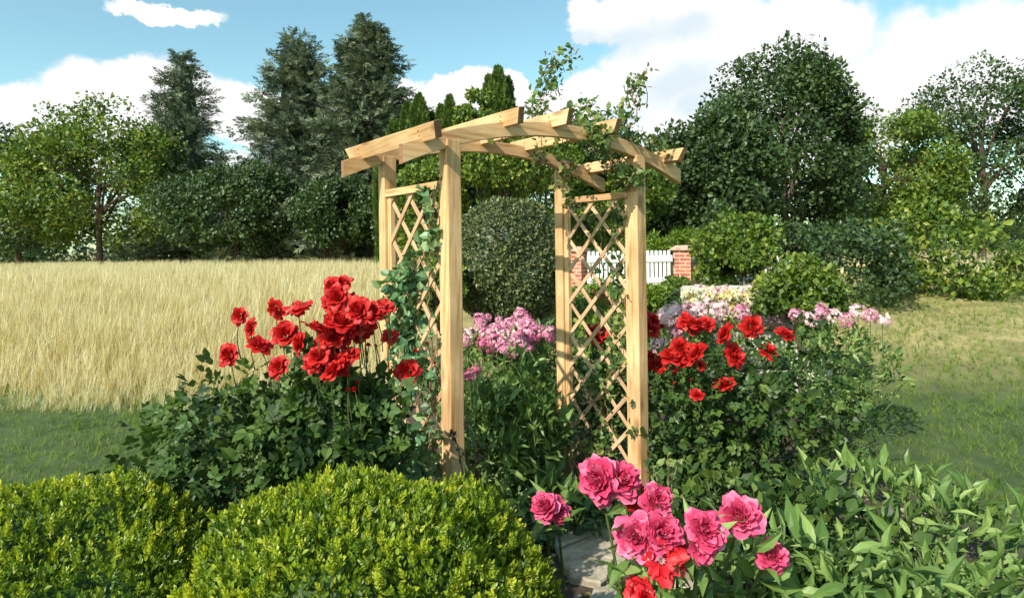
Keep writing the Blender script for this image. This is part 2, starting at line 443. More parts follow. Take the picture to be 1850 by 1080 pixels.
def bush(name, label, cat, base, parts, matk, group=None):
    """parts: list of (centre, radii, n, leaf template, leaf size, seed, kwargs)"""
    t = thing(name, label, cat, base, group=group)
    a = Acc()
    for c, r, n, tpl, size, seed, kw in parts:
        kw = dict(kw)
        cf = kw.pop('core', .72); amp = kw.pop('amp', .07); fr = kw.pop('fr', 5); p = kw.pop('p', 2.0); depth = kw.pop('depth', .3)
        zmin = kw.pop('zmin', -.9)
        P, Nn = shell(c, r, n, depth, amp, fr, seed, p, zmin)
        leaves(a, P, Nn, tpl, size, seed=seed, **kw)
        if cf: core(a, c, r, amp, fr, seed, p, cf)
    a.obj('foliage', M[matk], t)
    return t

# ------------------------------------------------------------------ flowers
def petal_flower(rings, seed, ns=7, nt=8, ruffle=.04, notch=0.0, capw=.7, wild=.0, centre=None):
    """rings: (count, start angle, end angle, length, half width in radians, base radius). Flower axis +Z, radius about 1"""
    r = np.random.default_rng(seed); a = Acc(); off = 0
    for (cnt, p0, p1, L, hw, r0) in rings:
        for k in range(cnt):
            al = off + 2 * math.pi * k / cnt + r.uniform(-.18, .18)
            l = L * r.uniform(.88 - wild * .6, 1.1 + wild * .5); ph0 = p0 + r.uniform(-.1, .1); ph1 = p1 + r.uniform(-.22 - wild, .22 + wild)
            S = np.linspace(-1, 1, ns); Tt = np.linspace(0, 1, nt); V = []; rv = []
            f1, f2 = r.uniform(1.2, 3.4), r.uniform(0, 6.3); base = r.uniform(.15, .55)
            if centre and L == rings[0][3]: base = centre
            for t in Tt:
                for s in S:
                    tl = t * (1 - .14 * abs(s) ** 2.4 - notch * math.exp(-(s / .25) ** 2) * t)
                    m = 8; dt = tl / m; rho = r0; z = 0
                    for q in range(m):
                        ps = ph0 + (ph1 - ph0) * ((q + .5) * dt) ** 1.3
                        rho += math.sin(ps) * dt * l; z += math.cos(ps) * dt * l
                    out_ = max(.22, 1 - t ** 8) ** .5; w = hw * (t ** .5) * out_
                    # wide petals wrap around the axis; open ones keep a bounded width
                    wid = min(w, capw * l * (t ** .5) * out_ / max(rho, .05))
                    aa = al + s * wid
                    rf = ruffle * t * t * math.sin(f1 * s * 2 + f2)
                    rho2 = rho * (1 - .06 * s * s * t) + rf
                    V.append((rho2 * math.cos(aa), rho2 * math.sin(aa), z + rf * 1.1 + .05 * t * s * s))
                    rv.append(base + .25 * t * t + .05 * math.sin(9 * s))
            Fs = [(i * ns + j, i * ns + j + 1, (i + 1) * ns + j + 1, (i + 1) * ns + j) for i in range(nt - 1) for j in range(ns - 1)]
            a.add(V, Fs, np.array(rv).clip(0, 1))
        off += 2.4
    return a

ROSE_R = [(3, 0, .05, .55, 2.2, .05), (4, .1, .25, .62, 1.6, .10), (5, .25, .6, .72, 1.2, .14), (5, .45, 1.1, .85, 1.1, .16), (6, .75, 1.7, .98, .9, .17), (6, 1.0, 2.1, 1.05, .8, .16)]
ROSE_OPEN = [(4, .1, .4, .5, 1.8, .06), (5, .4, 1.0, .7, 1.2, .10), (6, .9, 1.6, .92, .9, .12), (6, 1.15, 1.9, 1.08, .8, .12)]
ROSE_BUD = [(3, 0, .0, .9, 2.2, .12), (4, .1, .15, .95, 1.7, .17), (4, .25, .35, .9, 1.4, .18)]
PEONY_R = [(4, 0, -.1, .62, 1.4, .10), (5, .1, .0, .76, 1.2, .16), (5, .25, .2, .84, 1.1, .20), (6, .4, .6, .90, 1.0, .22), (6, .7, 1.05, .93, .95, .22), (5, 1.05, 1.5, 1.0, .95, .2), (5, 1.4, 2.1, 1.05, .9, .18)]
PEONY_OPEN = [(9, .1, .5, .32, .6, .05), (8, .9, 1.3, .8, .6, .08), (8, 1.2, 1.6, 1.0, .62, .08)]
def flowers(rings, n, mat, name, seed, **kw):
    return [petal_flower(rings, seed + i, **kw).mesh(name, mat, True) for i in range(n)]
ME = {
 'rose': flowers(ROSE_R, 3, M['red'], 'rose_bloom', 10, ruffle=.05, capw=.85, wild=.08),
 'open': flowers(ROSE_OPEN, 2, M['red'], 'rose_bloom', 20, ruffle=.07, capw=.85, wild=.1),
 'bud': flowers(ROSE_BUD, 1, M['red'], 'rose_bud', 30, ns=5, nt=5, ruffle=.02),
 'peony': flowers(PEONY_R, 4, M['peony'], 'peony_bloom', 40, ns=9, nt=8, ruffle=.065, notch=.05, capw=1.05, wild=.14),
 'peony_red': flowers(PEONY_OPEN, 2, M['peony_red'], 'peony_bloom', 50, ns=9, nt=8, ruffle=.06, notch=.04, capw=1.0, wild=.15, centre=1.3),
 'peony_dark': flowers(PEONY_R, 1, M['peony_red'], 'peony_bloom', 55, ns=7, nt=8, ruffle=.08, notch=.08, capw=1.0, wild=.2),
}
def T_floret():
    V = [(0, 0, 0)]; Fs = []
    for k in range(5):
        a = 2 * math.pi * k / 5
        for da, rr_, z in ((-.5, .55, .05), (-.28, .98, .0), (.28, .98, .0), (.5, .55, .05)):
            V.append((rr_ * math.cos(a + da), rr_ * math.sin(a + da), z))
        b = 1 + 4 * k; Fs += [(0, b, b + 1, b + 2, b + 3)]
    return (np.array(V), Fs, np.array([-.25] + [0, .1, .1, 0] * 5))
FLO = T_floret()
def head_mesh(mat, seed, n=85, fl=.2):
    a = Acc(); P, Nn = shell((0, 0, 0), (1, 1, .75), n, .25, .12, 4, seed, 2, -.55)
    rr = np.random.default_rng(seed); n = len(P)
    a.inst(FLO, P, orient(np.cross(Nn, rdir(n, rr)), nrm(Nn + .35 * rr.normal(size=(n, 3)))), fl * rr.uniform(.8, 1.2, n), rr.uniform(.1, .9, n))
    return a.mesh('flower_head', mat)
ME['pink'] = [head_mesh(M['pink'], 60 + i) for i in range(3)]
ME['magenta'] = [head_mesh(M['magenta'], 70 + i) for i in range(2)]
ME['pale'] = [head_mesh(M['palepink'], 80 + i) for i in range(2)]

def bloom(parent, kind, pos, rad, face, name='bloom', label=None, squash=1.0):
    """a flower of a plant: its axis turned towards face"""
    me = random.choice(ME[kind])
    o = bpy.data.objects.new(name, me); COL.objects.link(o)
    q = Vector(face).normalized().to_track_quat('Z', 'Y')
    R = q.to_matrix() @ Matrix.Rotation(random.uniform(0, 6.28), 3, 'Z')
    Mx = Matrix.LocRotScale(Vector(pos), R.to_quaternion(), Vector((rad, rad, rad * squash)))
    o.parent = parent
    o.matrix_parent_inverse = Matrix.Translation(parent.location).inverted()
    o.matrix_basis = Mx
    if label: o['label'] = label
    return o

# ================================================================== GROUND
def ground():
    xs = np.concatenate([np.linspace(-260, -14, 14), np.linspace(-12, 12, 49), np.linspace(14, 260, 14)])
    ys = np.concatenate([np.linspace(-40, -1, 6), np.linspace(0, 14, 57), np.linspace(16, 60, 12), np.linspace(80, 700, 10)])
    X, Y = np.meshgrid(xs, ys)
    Z = gh(Y) + .025 * np.sin(X * 2.1 + Y) * np.sin(Y * 1.7 - .6 * X) * (Y < 14)
    V = np.stack([X, Y, Z], -1).reshape(-1, 3); nx = len(xs)
    Fs = [(i * nx + j, i * nx + j + 1, (i + 1) * nx + j + 1, (i + 1) * nx + j) for i in range(len(ys) - 1) for j in range(nx - 1)]
    m, nt, nd, ln = newmat('garden_ground')
    tc = N(nd, 'ShaderNodeTexCoord'); sp = N(nd, 'ShaderNodeSeparateXYZ'); ln.new(tc.outputs['Object'], sp.inputs[0])
    n1 = N(nd, 'ShaderNodeTexNoise', i_Scale=9.0, i_Detail=8.0, i_Roughness=.7); ln.new(tc.outputs['Object'], n1.inputs['Vector'])
    soil = ramp(nd, [(.3, (.028, .02, .013, 1)), (.55, (.075, .055, .035, 1)), (.75, (.13, .10, .07, 1))]); ln.new(n1.outputs['Fac'], soil.inputs['Fac'])
    n2 = N(nd, 'ShaderNodeTexNoise', i_Scale=2.5, i_Detail=8.0, i_Roughness=.7); ln.new(tc.outputs['Object'], n2.inputs['Vector'])
    fld = ramp(nd, [(.3, (.16, .15, .05, 1)), (.6, (.38, .31, .13, 1))]); ln.new(n2.outputs['Fac'], fld.inputs['Fac'])
    mr = N(nd, 'ShaderNodeMapRange'); mr.inputs['From Min'].default_value = 7.2; mr.inputs['From Max'].default_value = 9.0
    ln.new(sp.outputs[1], mr.inputs['Value'])
    mx = N(nd, 'ShaderNodeMix', data_type='RGBA'); ln.new(mr.outputs[0], mx.inputs['Factor'])
    ln.new(soil.outputs['Color'], mx.inputs['A']); ln.new(fld.outputs['Color'], mx.inputs['B'])
    lw = ramp(nd, [(.3, (.03, .055, .012, 1)), (.7, (.08, .12, .03, 1))]); ln.new(n2.outputs['Fac'], lw.inputs['Fac'])
    axn = N(nd, 'ShaderNodeMath', operation='ABSOLUTE'); ad1 = N(nd, 'ShaderNodeMath', operation='SUBTRACT'); ad1.inputs[1].default_value = .35
    ln.new(sp.outputs[0], ad1.inputs[0]); ln.new(ad1.outputs[0], axn.inputs[0])
    mr2 = N(nd, 'ShaderNodeMapRange'); mr2.inputs['From Min'].default_value = 2.7; mr2.inputs['From Max'].default_value = 2.9; ln.new(axn.outputs[0], mr2.inputs['Value'])
    mx2 = N(nd, 'ShaderNodeMix', data_type='RGBA'); ln.new(mr2.outputs[0], mx2.inputs['Factor']); ln.new(soil.outputs['Color'], mx2.inputs['A']); ln.new(lw.outputs['Color'], mx2.inputs['B'])
    ln.new(mx2.outputs['Result'], mx.inputs['A'])
    b = N(nd, 'ShaderNodeBsdfPrincipled', i_Roughness=.95); ln.new(mx.outputs['Result'], b.inputs['Base Color'])
    bp = N(nd, 'ShaderNodeBump', i_Strength=.8, i_Distance=.03); ln.new(n1.outputs['Fac'], bp.inputs['Height']); ln.new(bp.outputs[0], b.inputs['Normal'])
    o = N(nd, 'ShaderNodeOutputMaterial'); ln.new(b.outputs[0], o.inputs[0])
    a = Acc(); a.add(V, Fs); g = a.obj('ground', m, smooth=True); g['kind'] = 'structure'
ground()

# ================================================================== GARDEN ARCH
import bmesh
def bm_obj(name, bm, mats, parent, mat4, bevel=.004, endsel=None):
    if bevel:
        bmesh.ops.bevel(bm, geom=list(bm.edges), offset=bevel, segments=2, affect='EDGES', profile=.6)
    bm.normal_update()
    for f in bm.faces:
        if endsel and len(mats) > 1 and endsel(f): f.material_index = 1
    me = bpy.data.meshes.new(name); bm.to_mesh(me); bm.free()
    for m in mats: me.materials.append(m)
    o = bpy.data.objects.new(name, me); COL.objects.link(o); o.parent = parent; o.matrix_basis = mat4
    return o
def prism(poly, y0, y1):
    """polygon in (x, z) extruded along y"""
    bm = bmesh.new()
    A = [bm.verts.new((p[0], y0, p[1])) for p in poly]; B = [bm.verts.new((p[0], y1, p[1])) for p in poly]
    bm.faces.new(A); bm.faces.new(B[::-1]); n = len(poly)
    for i in range(n): bm.faces.new((A[i], B[i], B[(i + 1) % n], A[(i + 1) % n]))
    bmesh.ops.recalc_face_normals(bm, faces=bm.faces)
    return bm
def frame4(ox, X, Y, Z):
    m = Matrix.Identity(4)
    for i, v in enumerate((X, Y, Z)):
        for k in range(3): m[k][i] = v[k]
    m.translation = Vector(ox)
    return m

arch = thing('garden_arch', 'pale pine garden arch with curved roof beams and lattice sides', 'garden arch', (AX, AY, 0), TH, local=True)
ACX, AR, ATOP, ABR, ABOT = .885, 3.12, .783, 2.86, .697
def top_h(e): return CAMH + ATOP - AR + math.sqrt(AR ** 2 - (e - ACX) ** 2)
def bot_h(e): return CAMH + ABOT - ABR + math.sqrt(ABR ** 2 - (e - ACX) ** 2)
HL = CAMH + .609
AZ0, AZ1 = .0165, .062
for e in (0, PW):
    for z in (0, PD):
        hm = bot_h(e + PP / 2) + .004
        hl = HL if e == 0 else bot_h(e + PP) + .035
        # L-shaped profile: local x = up the post, local z = depth; lip in front of the beam
        bm = prism([(-.15, 0), (hm, 0), (hl, 0), (hl, AZ0 - .001), (hm, AZ0 - .001), (hm, PP), (-.15, PP)], 0, PP)
        bm_obj('post', bm, [M['wood'], M['end']], arch, frame4((e + PP, z, 0), (0, 0, 1), (-1, 0, 0), (0, 1, 0)), .006,
               lambda f: f.normal.x > .9)
for z in (AZ0, PD + AZ0):
    n = 40; es = np.linspace(-.268, 2.038, n)
    bm = bmesh.new(); vs = []
    for e in es:
        vs.append([bm.verts.new((e, y, h)) for h, y in ((bot_h(e), 0), (top_h(e), 0), (top_h(e), AZ1 - AZ0), (bot_h(e), AZ1 - AZ0))])
    for i in range(n - 1):
        for k in range(4): bm.faces.new((vs[i][k], vs[i][(k + 1) % 4], vs[i + 1][(k + 1) % 4], vs[i + 1][k]))
    bm.faces.new(vs[0]); bm.faces.new(vs[-1][::-1])
    bmesh.ops.recalc_face_normals(bm, faces=bm.faces)
    long_e = [ed for ed in bm.edges if abs(ed.verts[0].co.x - ed.verts[1].co.x) > .02]
    bmesh.ops.bevel(bm, geom=long_e, offset=.004, segments=2, affect='EDGES', profile=.6)
    bm_obj('arch_beam', bm, [M['wood'], M['end']], arch, Matrix.Translation((0, z, 0)), 0, lambda f: abs(f.normal.x) > .95)
for e in (-.145, .405, .78, 1.19, 1.835):
    ec = e + .022; tl = math.asin((ec - ACX) / AR)
    y0, y1, u = -.118, PD + .195, .032
    # local x along the rafter (arch y), local y across, local z up
    poly = [(y0, 0), (y0 - u, .092), (y1 + u, .092), (y1, 0)]
    bm = prism(poly, -.0225, .0225)
    Zv = Vector((math.sin(tl), 0, math.cos(tl))); Xv = Vector((0, 1, 0)); Yv = Zv.cross(Xv)
    rf_ = bm_obj('rafter', bm, [M['wood'], M['end']], arch, frame4((ec, 0, top_h(ec) - .03), Xv, Yv, Zv), .004, lambda f: abs(f.normal.x) > .7)
    for xs in (.04, PD + .04):
        for zs in (.038, .066):
            bs = bmesh.new(); bmesh.ops.create_cone(bs, cap_ends=True, segments=10, radius1=.0048, radius2=.0042, depth=.003)
            bs.transform(Matrix.Translation((xs + random.uniform(-.01, .01), .0232 if Yv.x < 0 else -.0232, zs)) @ Matrix.Rotation(math.pi / 2, 4, 'X'))
            bm_obj('screw', bs, [M['screw']], rf_, Matrix.Identity(4), 0)

def lath(acc_bm, p0, p1, w, y0, y1):
    d = (Vector(p1) - Vector(p0)).normalized(); nn = Vector((-d.y, d.x))
    c = [Vector(p0) - nn * w / 2, Vector(p1) - nn * w / 2, Vector(p1) + nn * w / 2, Vector(p0) + nn * w / 2]
    c = [v + nn * random.uniform(-.002, .002) for v in c]
    A = [acc_bm.verts.new((v.x, y0, v.y)) for v in c]; B = [acc_bm.verts.new((v.x, y1, v.y)) for v in c]
    acc_bm.faces.new(A); acc_bm.faces.new(B[::-1])
    for i in range(4): acc_bm.faces.new((A[i], B[i], B[(i + 1) % 4], A[(i + 1) % 4]))
def clip_seg(x0, z0, sl, X0, X1, Z0, Z1):
    """line through (x0,z0) slope sl clipped to a rectangle"""
    pts = []
    ta, tb = (X0 - x0), (X1 - x0)
    za, zb = sorted(((Z0 - z0) / sl, (Z1 - z0) / sl))
    a, b = max(ta, za), min(tb, zb)
    if b - a < .03: return None
    return (x0 + a, z0 + sl * a), (x0 + b, z0 + sl * b)
for e, lab in ((.016, None), (PW + .014, None)):
    # panel frame: local x runs from the rear post (0) to the front post, local z up, local y outward (towards -e)
    Y0, Y1 = PP + .002, PD - .002; L = Y1 - Y0
    ztop, zbot = CAMH + .383, .12
    fr = frame4((e, Y1, 0), (0, -1, 0), (-1, 0, 0), (0, 0, 1))   # y outward = -e ; x towards viewer
    fr = frame4((e, Y1, 0), (0, -1, 0), (1, 0, 0), (0, 0, 1))
    bm = bmesh.new(); bm2 = bmesh.new()
    x0, x1, z0, z1 = .03, L - .03, zbot + .03, ztop - .035
    k0 = CAMH + .055
    for k in range(-14, 8):
        s = clip_seg(.045, k0 + .25 * k, 1.0, x0, x1, z0, z1)
        if s: lath(bm, s[0], s[1], .031, .0065, .0145)
        s = clip_seg(.045, k0 + .25 * k, -1.0, x0, x1, z0, z1)
        if s: lath(bm2, s[0], s[1], .031, .0155, .0235)
    bmesh.ops.recalc_face_normals(bm, faces=bm.faces); bmesh.ops.recalc_face_normals(bm2, faces=bm2.faces)
    # turn each layer so that its own x axis follows its laths
    R1 = Matrix.Rotation(-math.pi / 4, 4, 'Y'); bm.transform(R1.inverted())
    p = bm_obj('trellis_panel', bm, [M['wood_lath']], arch, fr @ R1, .0025)
    R2 = Matrix.Rotation(math.pi / 4, 4, 'Y'); bm2.transform(R2.inverted())
    bm_obj('lath_layer', bm2, [M['wood_lath']], p, (fr @ R1).inverted() @ fr @ R2, .0025)
    inv = (fr @ R1).inverted()
    for xx in (.0, L - .045):
        b_ = prism([(zbot, 0), (ztop - .002, 0), (ztop - .002, .045), (zbot, .045)], 0, .034)
        bm_obj('stile', b_, [M['wood']], p, inv @ fr @ frame4((xx + .045, .004, 0), (0, 0, 1), (0, 1, 0), (-1, 0, 0)), .003)
    for zz in (ztop - .045, zbot):
        b_ = prism([(-.001, 0), (L + .001, 0), (L + .001, .046), (-.001, .046)], -.012, .0025)
        bm_obj('rail', b_, [M['wood']], p, inv @ fr @ frame4((0, 0, zz), (1, 0, 0), (0, 1, 0), (0, 0, 1)), .003)

# ================================================================== PATH
def flag(name, pts, z, th, label, seed):
    r = np.random.default_rng(seed); P = []
    n = len(pts)
    for i in range(n):
        a, b = np.array(pts[i]), np.array(pts[(i + 1) % n])
        for k in range(5):
            P.append(a + (b - a) * k / 5 + r.normal(size=2) * .008)
    P = np.array(P); c = P.mean(0); m = len(P); V = []; Fs = []
    rings = [(1.0, -th), (1.02, -.012), (.985, 0), (.7, .004), (.35, .003)]
    for s, dz in rings:
        for q in P:
            w = c + (q - c) * s
            V.append((w[0], w[1], z + dz + .006 * math.sin(w[0] * 13 + seed) * math.sin(w[1] * 11) + (r.normal() * .0015)))
    V.append((c[0], c[1], z + .003))
    for i in range(len(rings) - 1):
        for k in range(m): Fs.append((i * m + k, i * m + (k + 1) % m, (i + 1) * m + (k + 1) % m, (i + 1) * m + k))
    for k in range(m): Fs.append(((len(rings) - 1) * m + k, (len(rings) - 1) * m + (k + 1) % m, len(V) - 1))
    a = Acc(); a.add(V, Fs); o = a.obj(name, M['stone'], smooth=False)
    tag(o, label, 'paving stone', 'natural stone slabs of the garden path')
def gp(u, v):
    k = (v - HY) / F; Y = CAMH / k
    q = at(u, v, Y); return (q[0], q[1])
flag('stepping_stone', [gp(1008, 1008), gp(1030, 1055), gp(1085, 1066), gp(1128, 1030), gp(1134, 992), gp(1062, 985)], .05, .07, 'large pale sunlit path slab between the box hedge and the big pink peonies', 1)
flag('stepping_stone', [gp(998, 972), gp(1004, 1000), gp(1060, 981), gp(1128, 985), gp(1122, 962), gp(1040, 958)], .04, .06, 'shaded path slab just behind the large sunlit one', 2)
flag('stepping_stone', [gp(1065, 1082), gp(1060, 1150), gp(1220, 1160), gp(1170, 1075), gp(1100, 1070)], .045, .06, 'tan path slab nearest the camera under the peonies', 3)
flag('stepping_stone', [gp(1170, 1030), gp(1180, 1066), gp(1300, 1080), gp(1330, 1030), gp(1240, 1015)], .03, .05, 'buff slab behind and below the bright red open peony', 4)

def litter():
    a = Acc(); r = np.random.default_rng(5); n = 4600
    P = np.stack([r.uniform(-2.4, 3.0, n), 1.6 + 6.5 * r.random(n) ** 1.2, np.zeros(n)], 1); P[:, 2] = gh(P[:, 1]) + .012
    Nn = nrm(np.array([0, 0, 1.]) + r.normal(size=(n, 3)) * .35)
    a.inst(LEAFW, P, orient(np.cross(Nn, rdir(n, r)), Nn), r.uniform(.02, .05, n), r.random(n))
    o = a.obj('leaf_litter', M['litter']); tag(o, 'dry brown leaf litter strewn over the bare soil of the beds', 'leaf litter', kind='stuff')
    a = Acc(); n = 1100
    for i in range(n):
        x, y = r.uniform(-.2, 3), 1.8 + r.uniform(0, 4); s = r.uniform(.006, .028)
        V = nrm(np.array([(1, 0, 0), (-1, 0, 0), (0, 1, 0), (0, -1, 0), (0, 0, 1), (0, 0, -1), (.6, .6, .5), (-.6, -.5, .6)]) + r.normal(size=(8, 3)) * .2) * s * [1, .8, .5] + [x, y, gh(y) + s * .2]
        a.add(V, [(0, 2, 6), (2, 4, 6), (4, 0, 6), (1, 3, 7), (3, 4, 7), (4, 1, 7), (2, 1, 4), (3, 0, 4), (0, 5, 2), (2, 5, 1), (1, 5, 3), (3, 5, 0)])
    o = a.obj('pebbles', M['stone']); tag(o, 'small loose pebbles scattered round the path slabs', 'pebbles', kind='stuff')
litter()
a = Acc(); r = np.random.default_rng(15)
for x0, x1, y0, y1, n in ((3.05, 9, 1.5, 12, 15000), (-8, -2.4, 1.5, 8, 10000)):
    y = r.uniform(y0, y1, n); x = r.uniform(x0, x1, n); k = np.abs(x) < y * .9 + .6; x, y = x[k], y[k]; n = len(x)
    th = r.uniform(0, 6.28, n); a.inst(BLADE, np.stack([x, y, gh(y) - .005], 1), orient(nrm(np.array([0, 0, 1.]) + r.normal(size=(n, 3)) * .3), np.stack([np.cos(th), np.sin(th), 0 * x], 1)),
           np.stack([r.uniform(.12, .2, n), r.uniform(.05, .11, n), r.uniform(.12, .2, n)], 1), r.random(n))
o = a.obj('lawn_grass', M['bright']); tag(o, 'short green lawn either side of the flower beds', 'lawn', kind='stuff')

# ================================================================== BOX HEDGE (foreground)
def box_hedge(c, r, nl, seed, label):
    t = thing('box_bush', label, 'box bush', (c[0], c[1], 0), group='clipped box bushes in the foreground')
    a = Acc(); rr = np.random.default_rng(seed); AMP, FR, PW_ = .055, 9, 2.6
    P, Nn = shell(c, r, nl, .17, AMP, FR, seed, PW_, -.5)
    # twig clusters: leaves lean around shared shoots, so light and dark tufts form
    cell = np.floor(P / .035).astype(int); h = (cell @ np.array([73856093, 19349663, 83492791])) % 9973
    tr = np.random.default_rng(5).normal(size=(9973, 3)); tv = np.random.default_rng(6).uniform(-.25, .25, 9973)
    n = len(P)
    ax = nrm(Nn * .55 + [0, 0, .9] + tr[h] * .45 + rr.normal(size=(n, 3)) * .5)
    nh = nrm(Nn + rr.normal(size=(n, 3)) * .8)
    a.inst(LEAF, P, orient(ax, nh), rr.uniform(.014, .029, n), (rr.beta(2, 2.4, n) * .75 + .1 + tv[h]).clip(0, 1))
    P, Nn = shell(c, r, nl // 26, .03, AMP, FR, seed, PW_, -.5)
    n = len(P)
    for k, tp in enumerate(SHOOTS):
        q, nn = P[k::3], Nn[k::3]; ax = nrm(nn * .5 + [0, 0, .9] + rr.normal(size=q.shape) * .4)
        a.inst(tp, q, orient(ax, rdir(len(q), rr)), rr.uniform(.035, .062, len(q)), rr.uniform(.35, .95, len(q)))
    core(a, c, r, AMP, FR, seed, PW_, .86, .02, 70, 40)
    a.obj('foliage', M['box'], t)
    s = Acc()
    for i in range(7):
        b = np.array([c[0] + rr.uniform(-.2, .2), c[1] + rr.uniform(-.2, .2), -.03]); tube(s, [b, b + [rr.uniform(-.2, .2), rr.uniform(-.2, .2), c[2]]], [.018, .01], 5)
    s.obj('stems', M['bark'], t)
box_hedge((-.52, 2.27, .50), (.63, .52, .635), 52000, 31, 'clipped yellow-green box bush filling the foreground left of the path')
box_hedge((-1.82, 2.45, .46), (.76, .58, .58), 38000, 32, 'second clipped box bush further left of the path')

# ================================================================== ROSE BUSHES
def rose_bush(name, label, base, blobs, blooms, seed, matk='rose_leaf', stems=True, bl_kind='rose', group=None, lsize=.115):
    t = thing(name, label, 'rose bush', base, group=group)
    a = Acc(); rr = np.random.default_rng(seed)
    for i, (c, r, n, dp) in enumerate(blobs):
        P, Nn = shell(c, r, n, dp, .16, 4, seed + i)
        leaves(a, P, Nn, PINN, lsize, (.1, .8), .8, .25, .25, seed + i)
        P, Nn = shell(c, np.asarray(r) * .98, n // 2, dp * 1.3, .16, 4, seed + i + 50)
        leaves(a, P, Nn, LEAFW, lsize * .5, (.05, .9), 1., .2, .3, seed + i + 50)
    a.obj('foliage', M[matk], t)
    s = Acc()
    for i, (c, r, n, dp) in enumerate(blobs):
        tips = [np.asarray(c) + nrm(rr.normal(size=3) + [0, 0, .6]) * np.asarray(r) * .7 for _ in range(5)]
        sprig_stems(s, base, tips, .009, .003, seed + i, bend=.08)
    for (p, rad, face, kind) in blooms:
        p = np.asarray(p); q = p - np.array([0, -.03, .10]) + rr.normal(size=3) * .012
        tube(s, curve3([q + [0, .04, -.10], q, p - np.asarray(nrm(face)) * rad * .3], 6), np.linspace(.0028, .0022, 6), 5)
        k = random.choice
        bloom(t, kind, p - nrm(face) * rad * (.45 if kind != 'bud' else .8), rad, face, 'rose_bud' if kind == 'bud' else 'bloom', squash=1.0)
    s.obj('stems', M['stem'], t)
    return t
def B(u, v, Y, rpx, kind='rose', face=None, seed=[0]):
    seed[0] += 1; r = np.random.default_rng(seed[0] + 900)
    f = nrm(np.array([-.15, -.75, .55]) + r.normal(size=3) * .38) if face is None else nrm(face)
    return (at(u, v, Y), rpx / F * Y, f, kind)

# left: the red roses in front of the field
bl = [B(597, 517, 2.8, 19), B(618, 508, 2.82, 17), B(606, 535, 2.75, 24), B(592, 543, 2.78, 19), B(628, 540, 2.8, 16, 'open'),
      B(618, 575, 2.7, 27), B(645, 560, 2.7, 26), B(672, 560, 2.72, 22), B(690, 551, 2.75, 21, 'open', (.1, -.6, .8)), B(640, 585, 2.75, 22), B(662, 580, 2.8, 18),
      B(575, 588, 2.65, 25), B(590, 583, 2.7, 20, 'open'), B(604, 607, 2.7, 19), B(622, 608, 2.75, 18), B(632, 598, 2.82, 16), B(676, 590, 2.85, 12, 'bud'),
      B(573, 640, 2.65, 22), B(566, 655, 2.65, 18), B(600, 645, 2.7, 17), B(628, 640, 2.7, 22), B(615, 650, 2.68, 18), B(597, 665, 2.6, 24), B(626, 672, 2.65, 14, 'bud'),
      B(706, 604, 2.9, 15, 'open', (.2, -.6, .6)), B(735, 671, 2.9, 22, 'rose', (-.1, -1, .15)), B(640, 703, 2.6, 11, 'bud'), B(627, 703, 2.62, 10, 'bud'), B(646, 690, 2.7, 8, 'bud'),
      B(665, 622, 2.8, 9, 'bud'), B(682, 665, 2.85, 10, 'bud'), B(750, 632, 3.7, 9, 'bud'), B(771, 620, 3.75, 7, 'bud'), B(678, 623, 2.9, 6, 'bud'),
      B(745, 664, 2.94, 10, 'bud'), B(785, 655, 3.75, 7, 'bud'),
      B(540, 560, 2.7, 26), B(515, 600, 2.75, 24), B(495, 560, 2.85, 20), B(535, 620, 2.7, 22), B(470, 620, 2.9, 22), B(450, 590, 3.0, 18), B(500, 660, 2.7, 20), B(410, 640, 3.1, 20), B(430, 570, 3.1, 16)]
bl += [B(608, 590, 2.78, 18), B(650, 575, 2.78, 17), B(588, 604, 2.74, 18), B(584, 625, 2.72, 18), B(610, 632, 2.76, 18, 'open'), B(612, 662, 2.68, 17), B(585, 658, 2.7, 17), B(660, 598, 2.82, 15), B(634, 556, 2.8, 16), B(612, 524, 2.8, 17), B(700, 556, 2.8, 12, 'bud'), B(648, 603, 2.8, 15)]
rose_bush('rose_bush', 'red rose bush left of the arch in front of the pale field', (-.85, 2.9, 0),
          [((-.88, 3.0, .88), (.36, .24, .46), 560, .5), ((-.75, 2.9, 1.22), (.24, .14, .22), 170, .7), ((-.85, 2.95, .45), (.5, .28, .45), 420, .4), ((-.84, 2.88, 1.14), (.34, .18, .34), 520, .6), ((-.70, 2.76, 1.22), (.22, .08, .20), 190, .8), ((-.60, 2.8, 1.05), (.12, .08, .16), 70, .7), ((-.60, 2.8, .82), (.16, .08, .2), 90, .7), ((-1.15, 2.8, .8), (.3, .12, .34), 240, .6),
           ((-1.3, 3.0, 1.0), (.36, .26, .42), 420, .5), ((-1.6, 3.1, .8), (.3, .26, .4), 260, .5), ((-.62, 3.05, .50), (.14, .14, .26), 70, .5)], bl, 100, group='red rose bushes', lsize=.10)
# right: red roses behind the near right post
bl = [B(1183, 577, 4.9, 17), B(1178, 593, 4.85, 16), B(1196, 589, 4.85, 11, 'bud'), B(1238, 582, 4.8, 17, 'open'), B(1256, 580, 4.75, 20), B(1276, 583, 4.8, 16), B(1250, 592, 4.82, 14),
      B(1216, 640, 4.6, 22), B(1232, 628, 4.6, 20), B(1252, 634, 4.55, 24, 'open'), B(1236, 648, 4.6, 15), B(1221, 668, 4.6, 13, 'bud'), B(1264, 659, 4.55, 11), B(1187, 655, 4.8, 20, 'open', (0, -.6, .8)), B(1175, 650, 4.85, 14),
      B(1260, 711, 4.4, 13), B(1248, 685, 4.45, 6, 'bud'), B(1219, 690, 4.5, 6, 'bud'), B(1305, 600, 4.7, 20), B(1330, 640, 4.7, 22), B(1360, 590, 4.9, 20), B(1390, 630, 4.8, 20), B(1310, 690, 4.5, 18), B(1420, 600, 5, 18)]
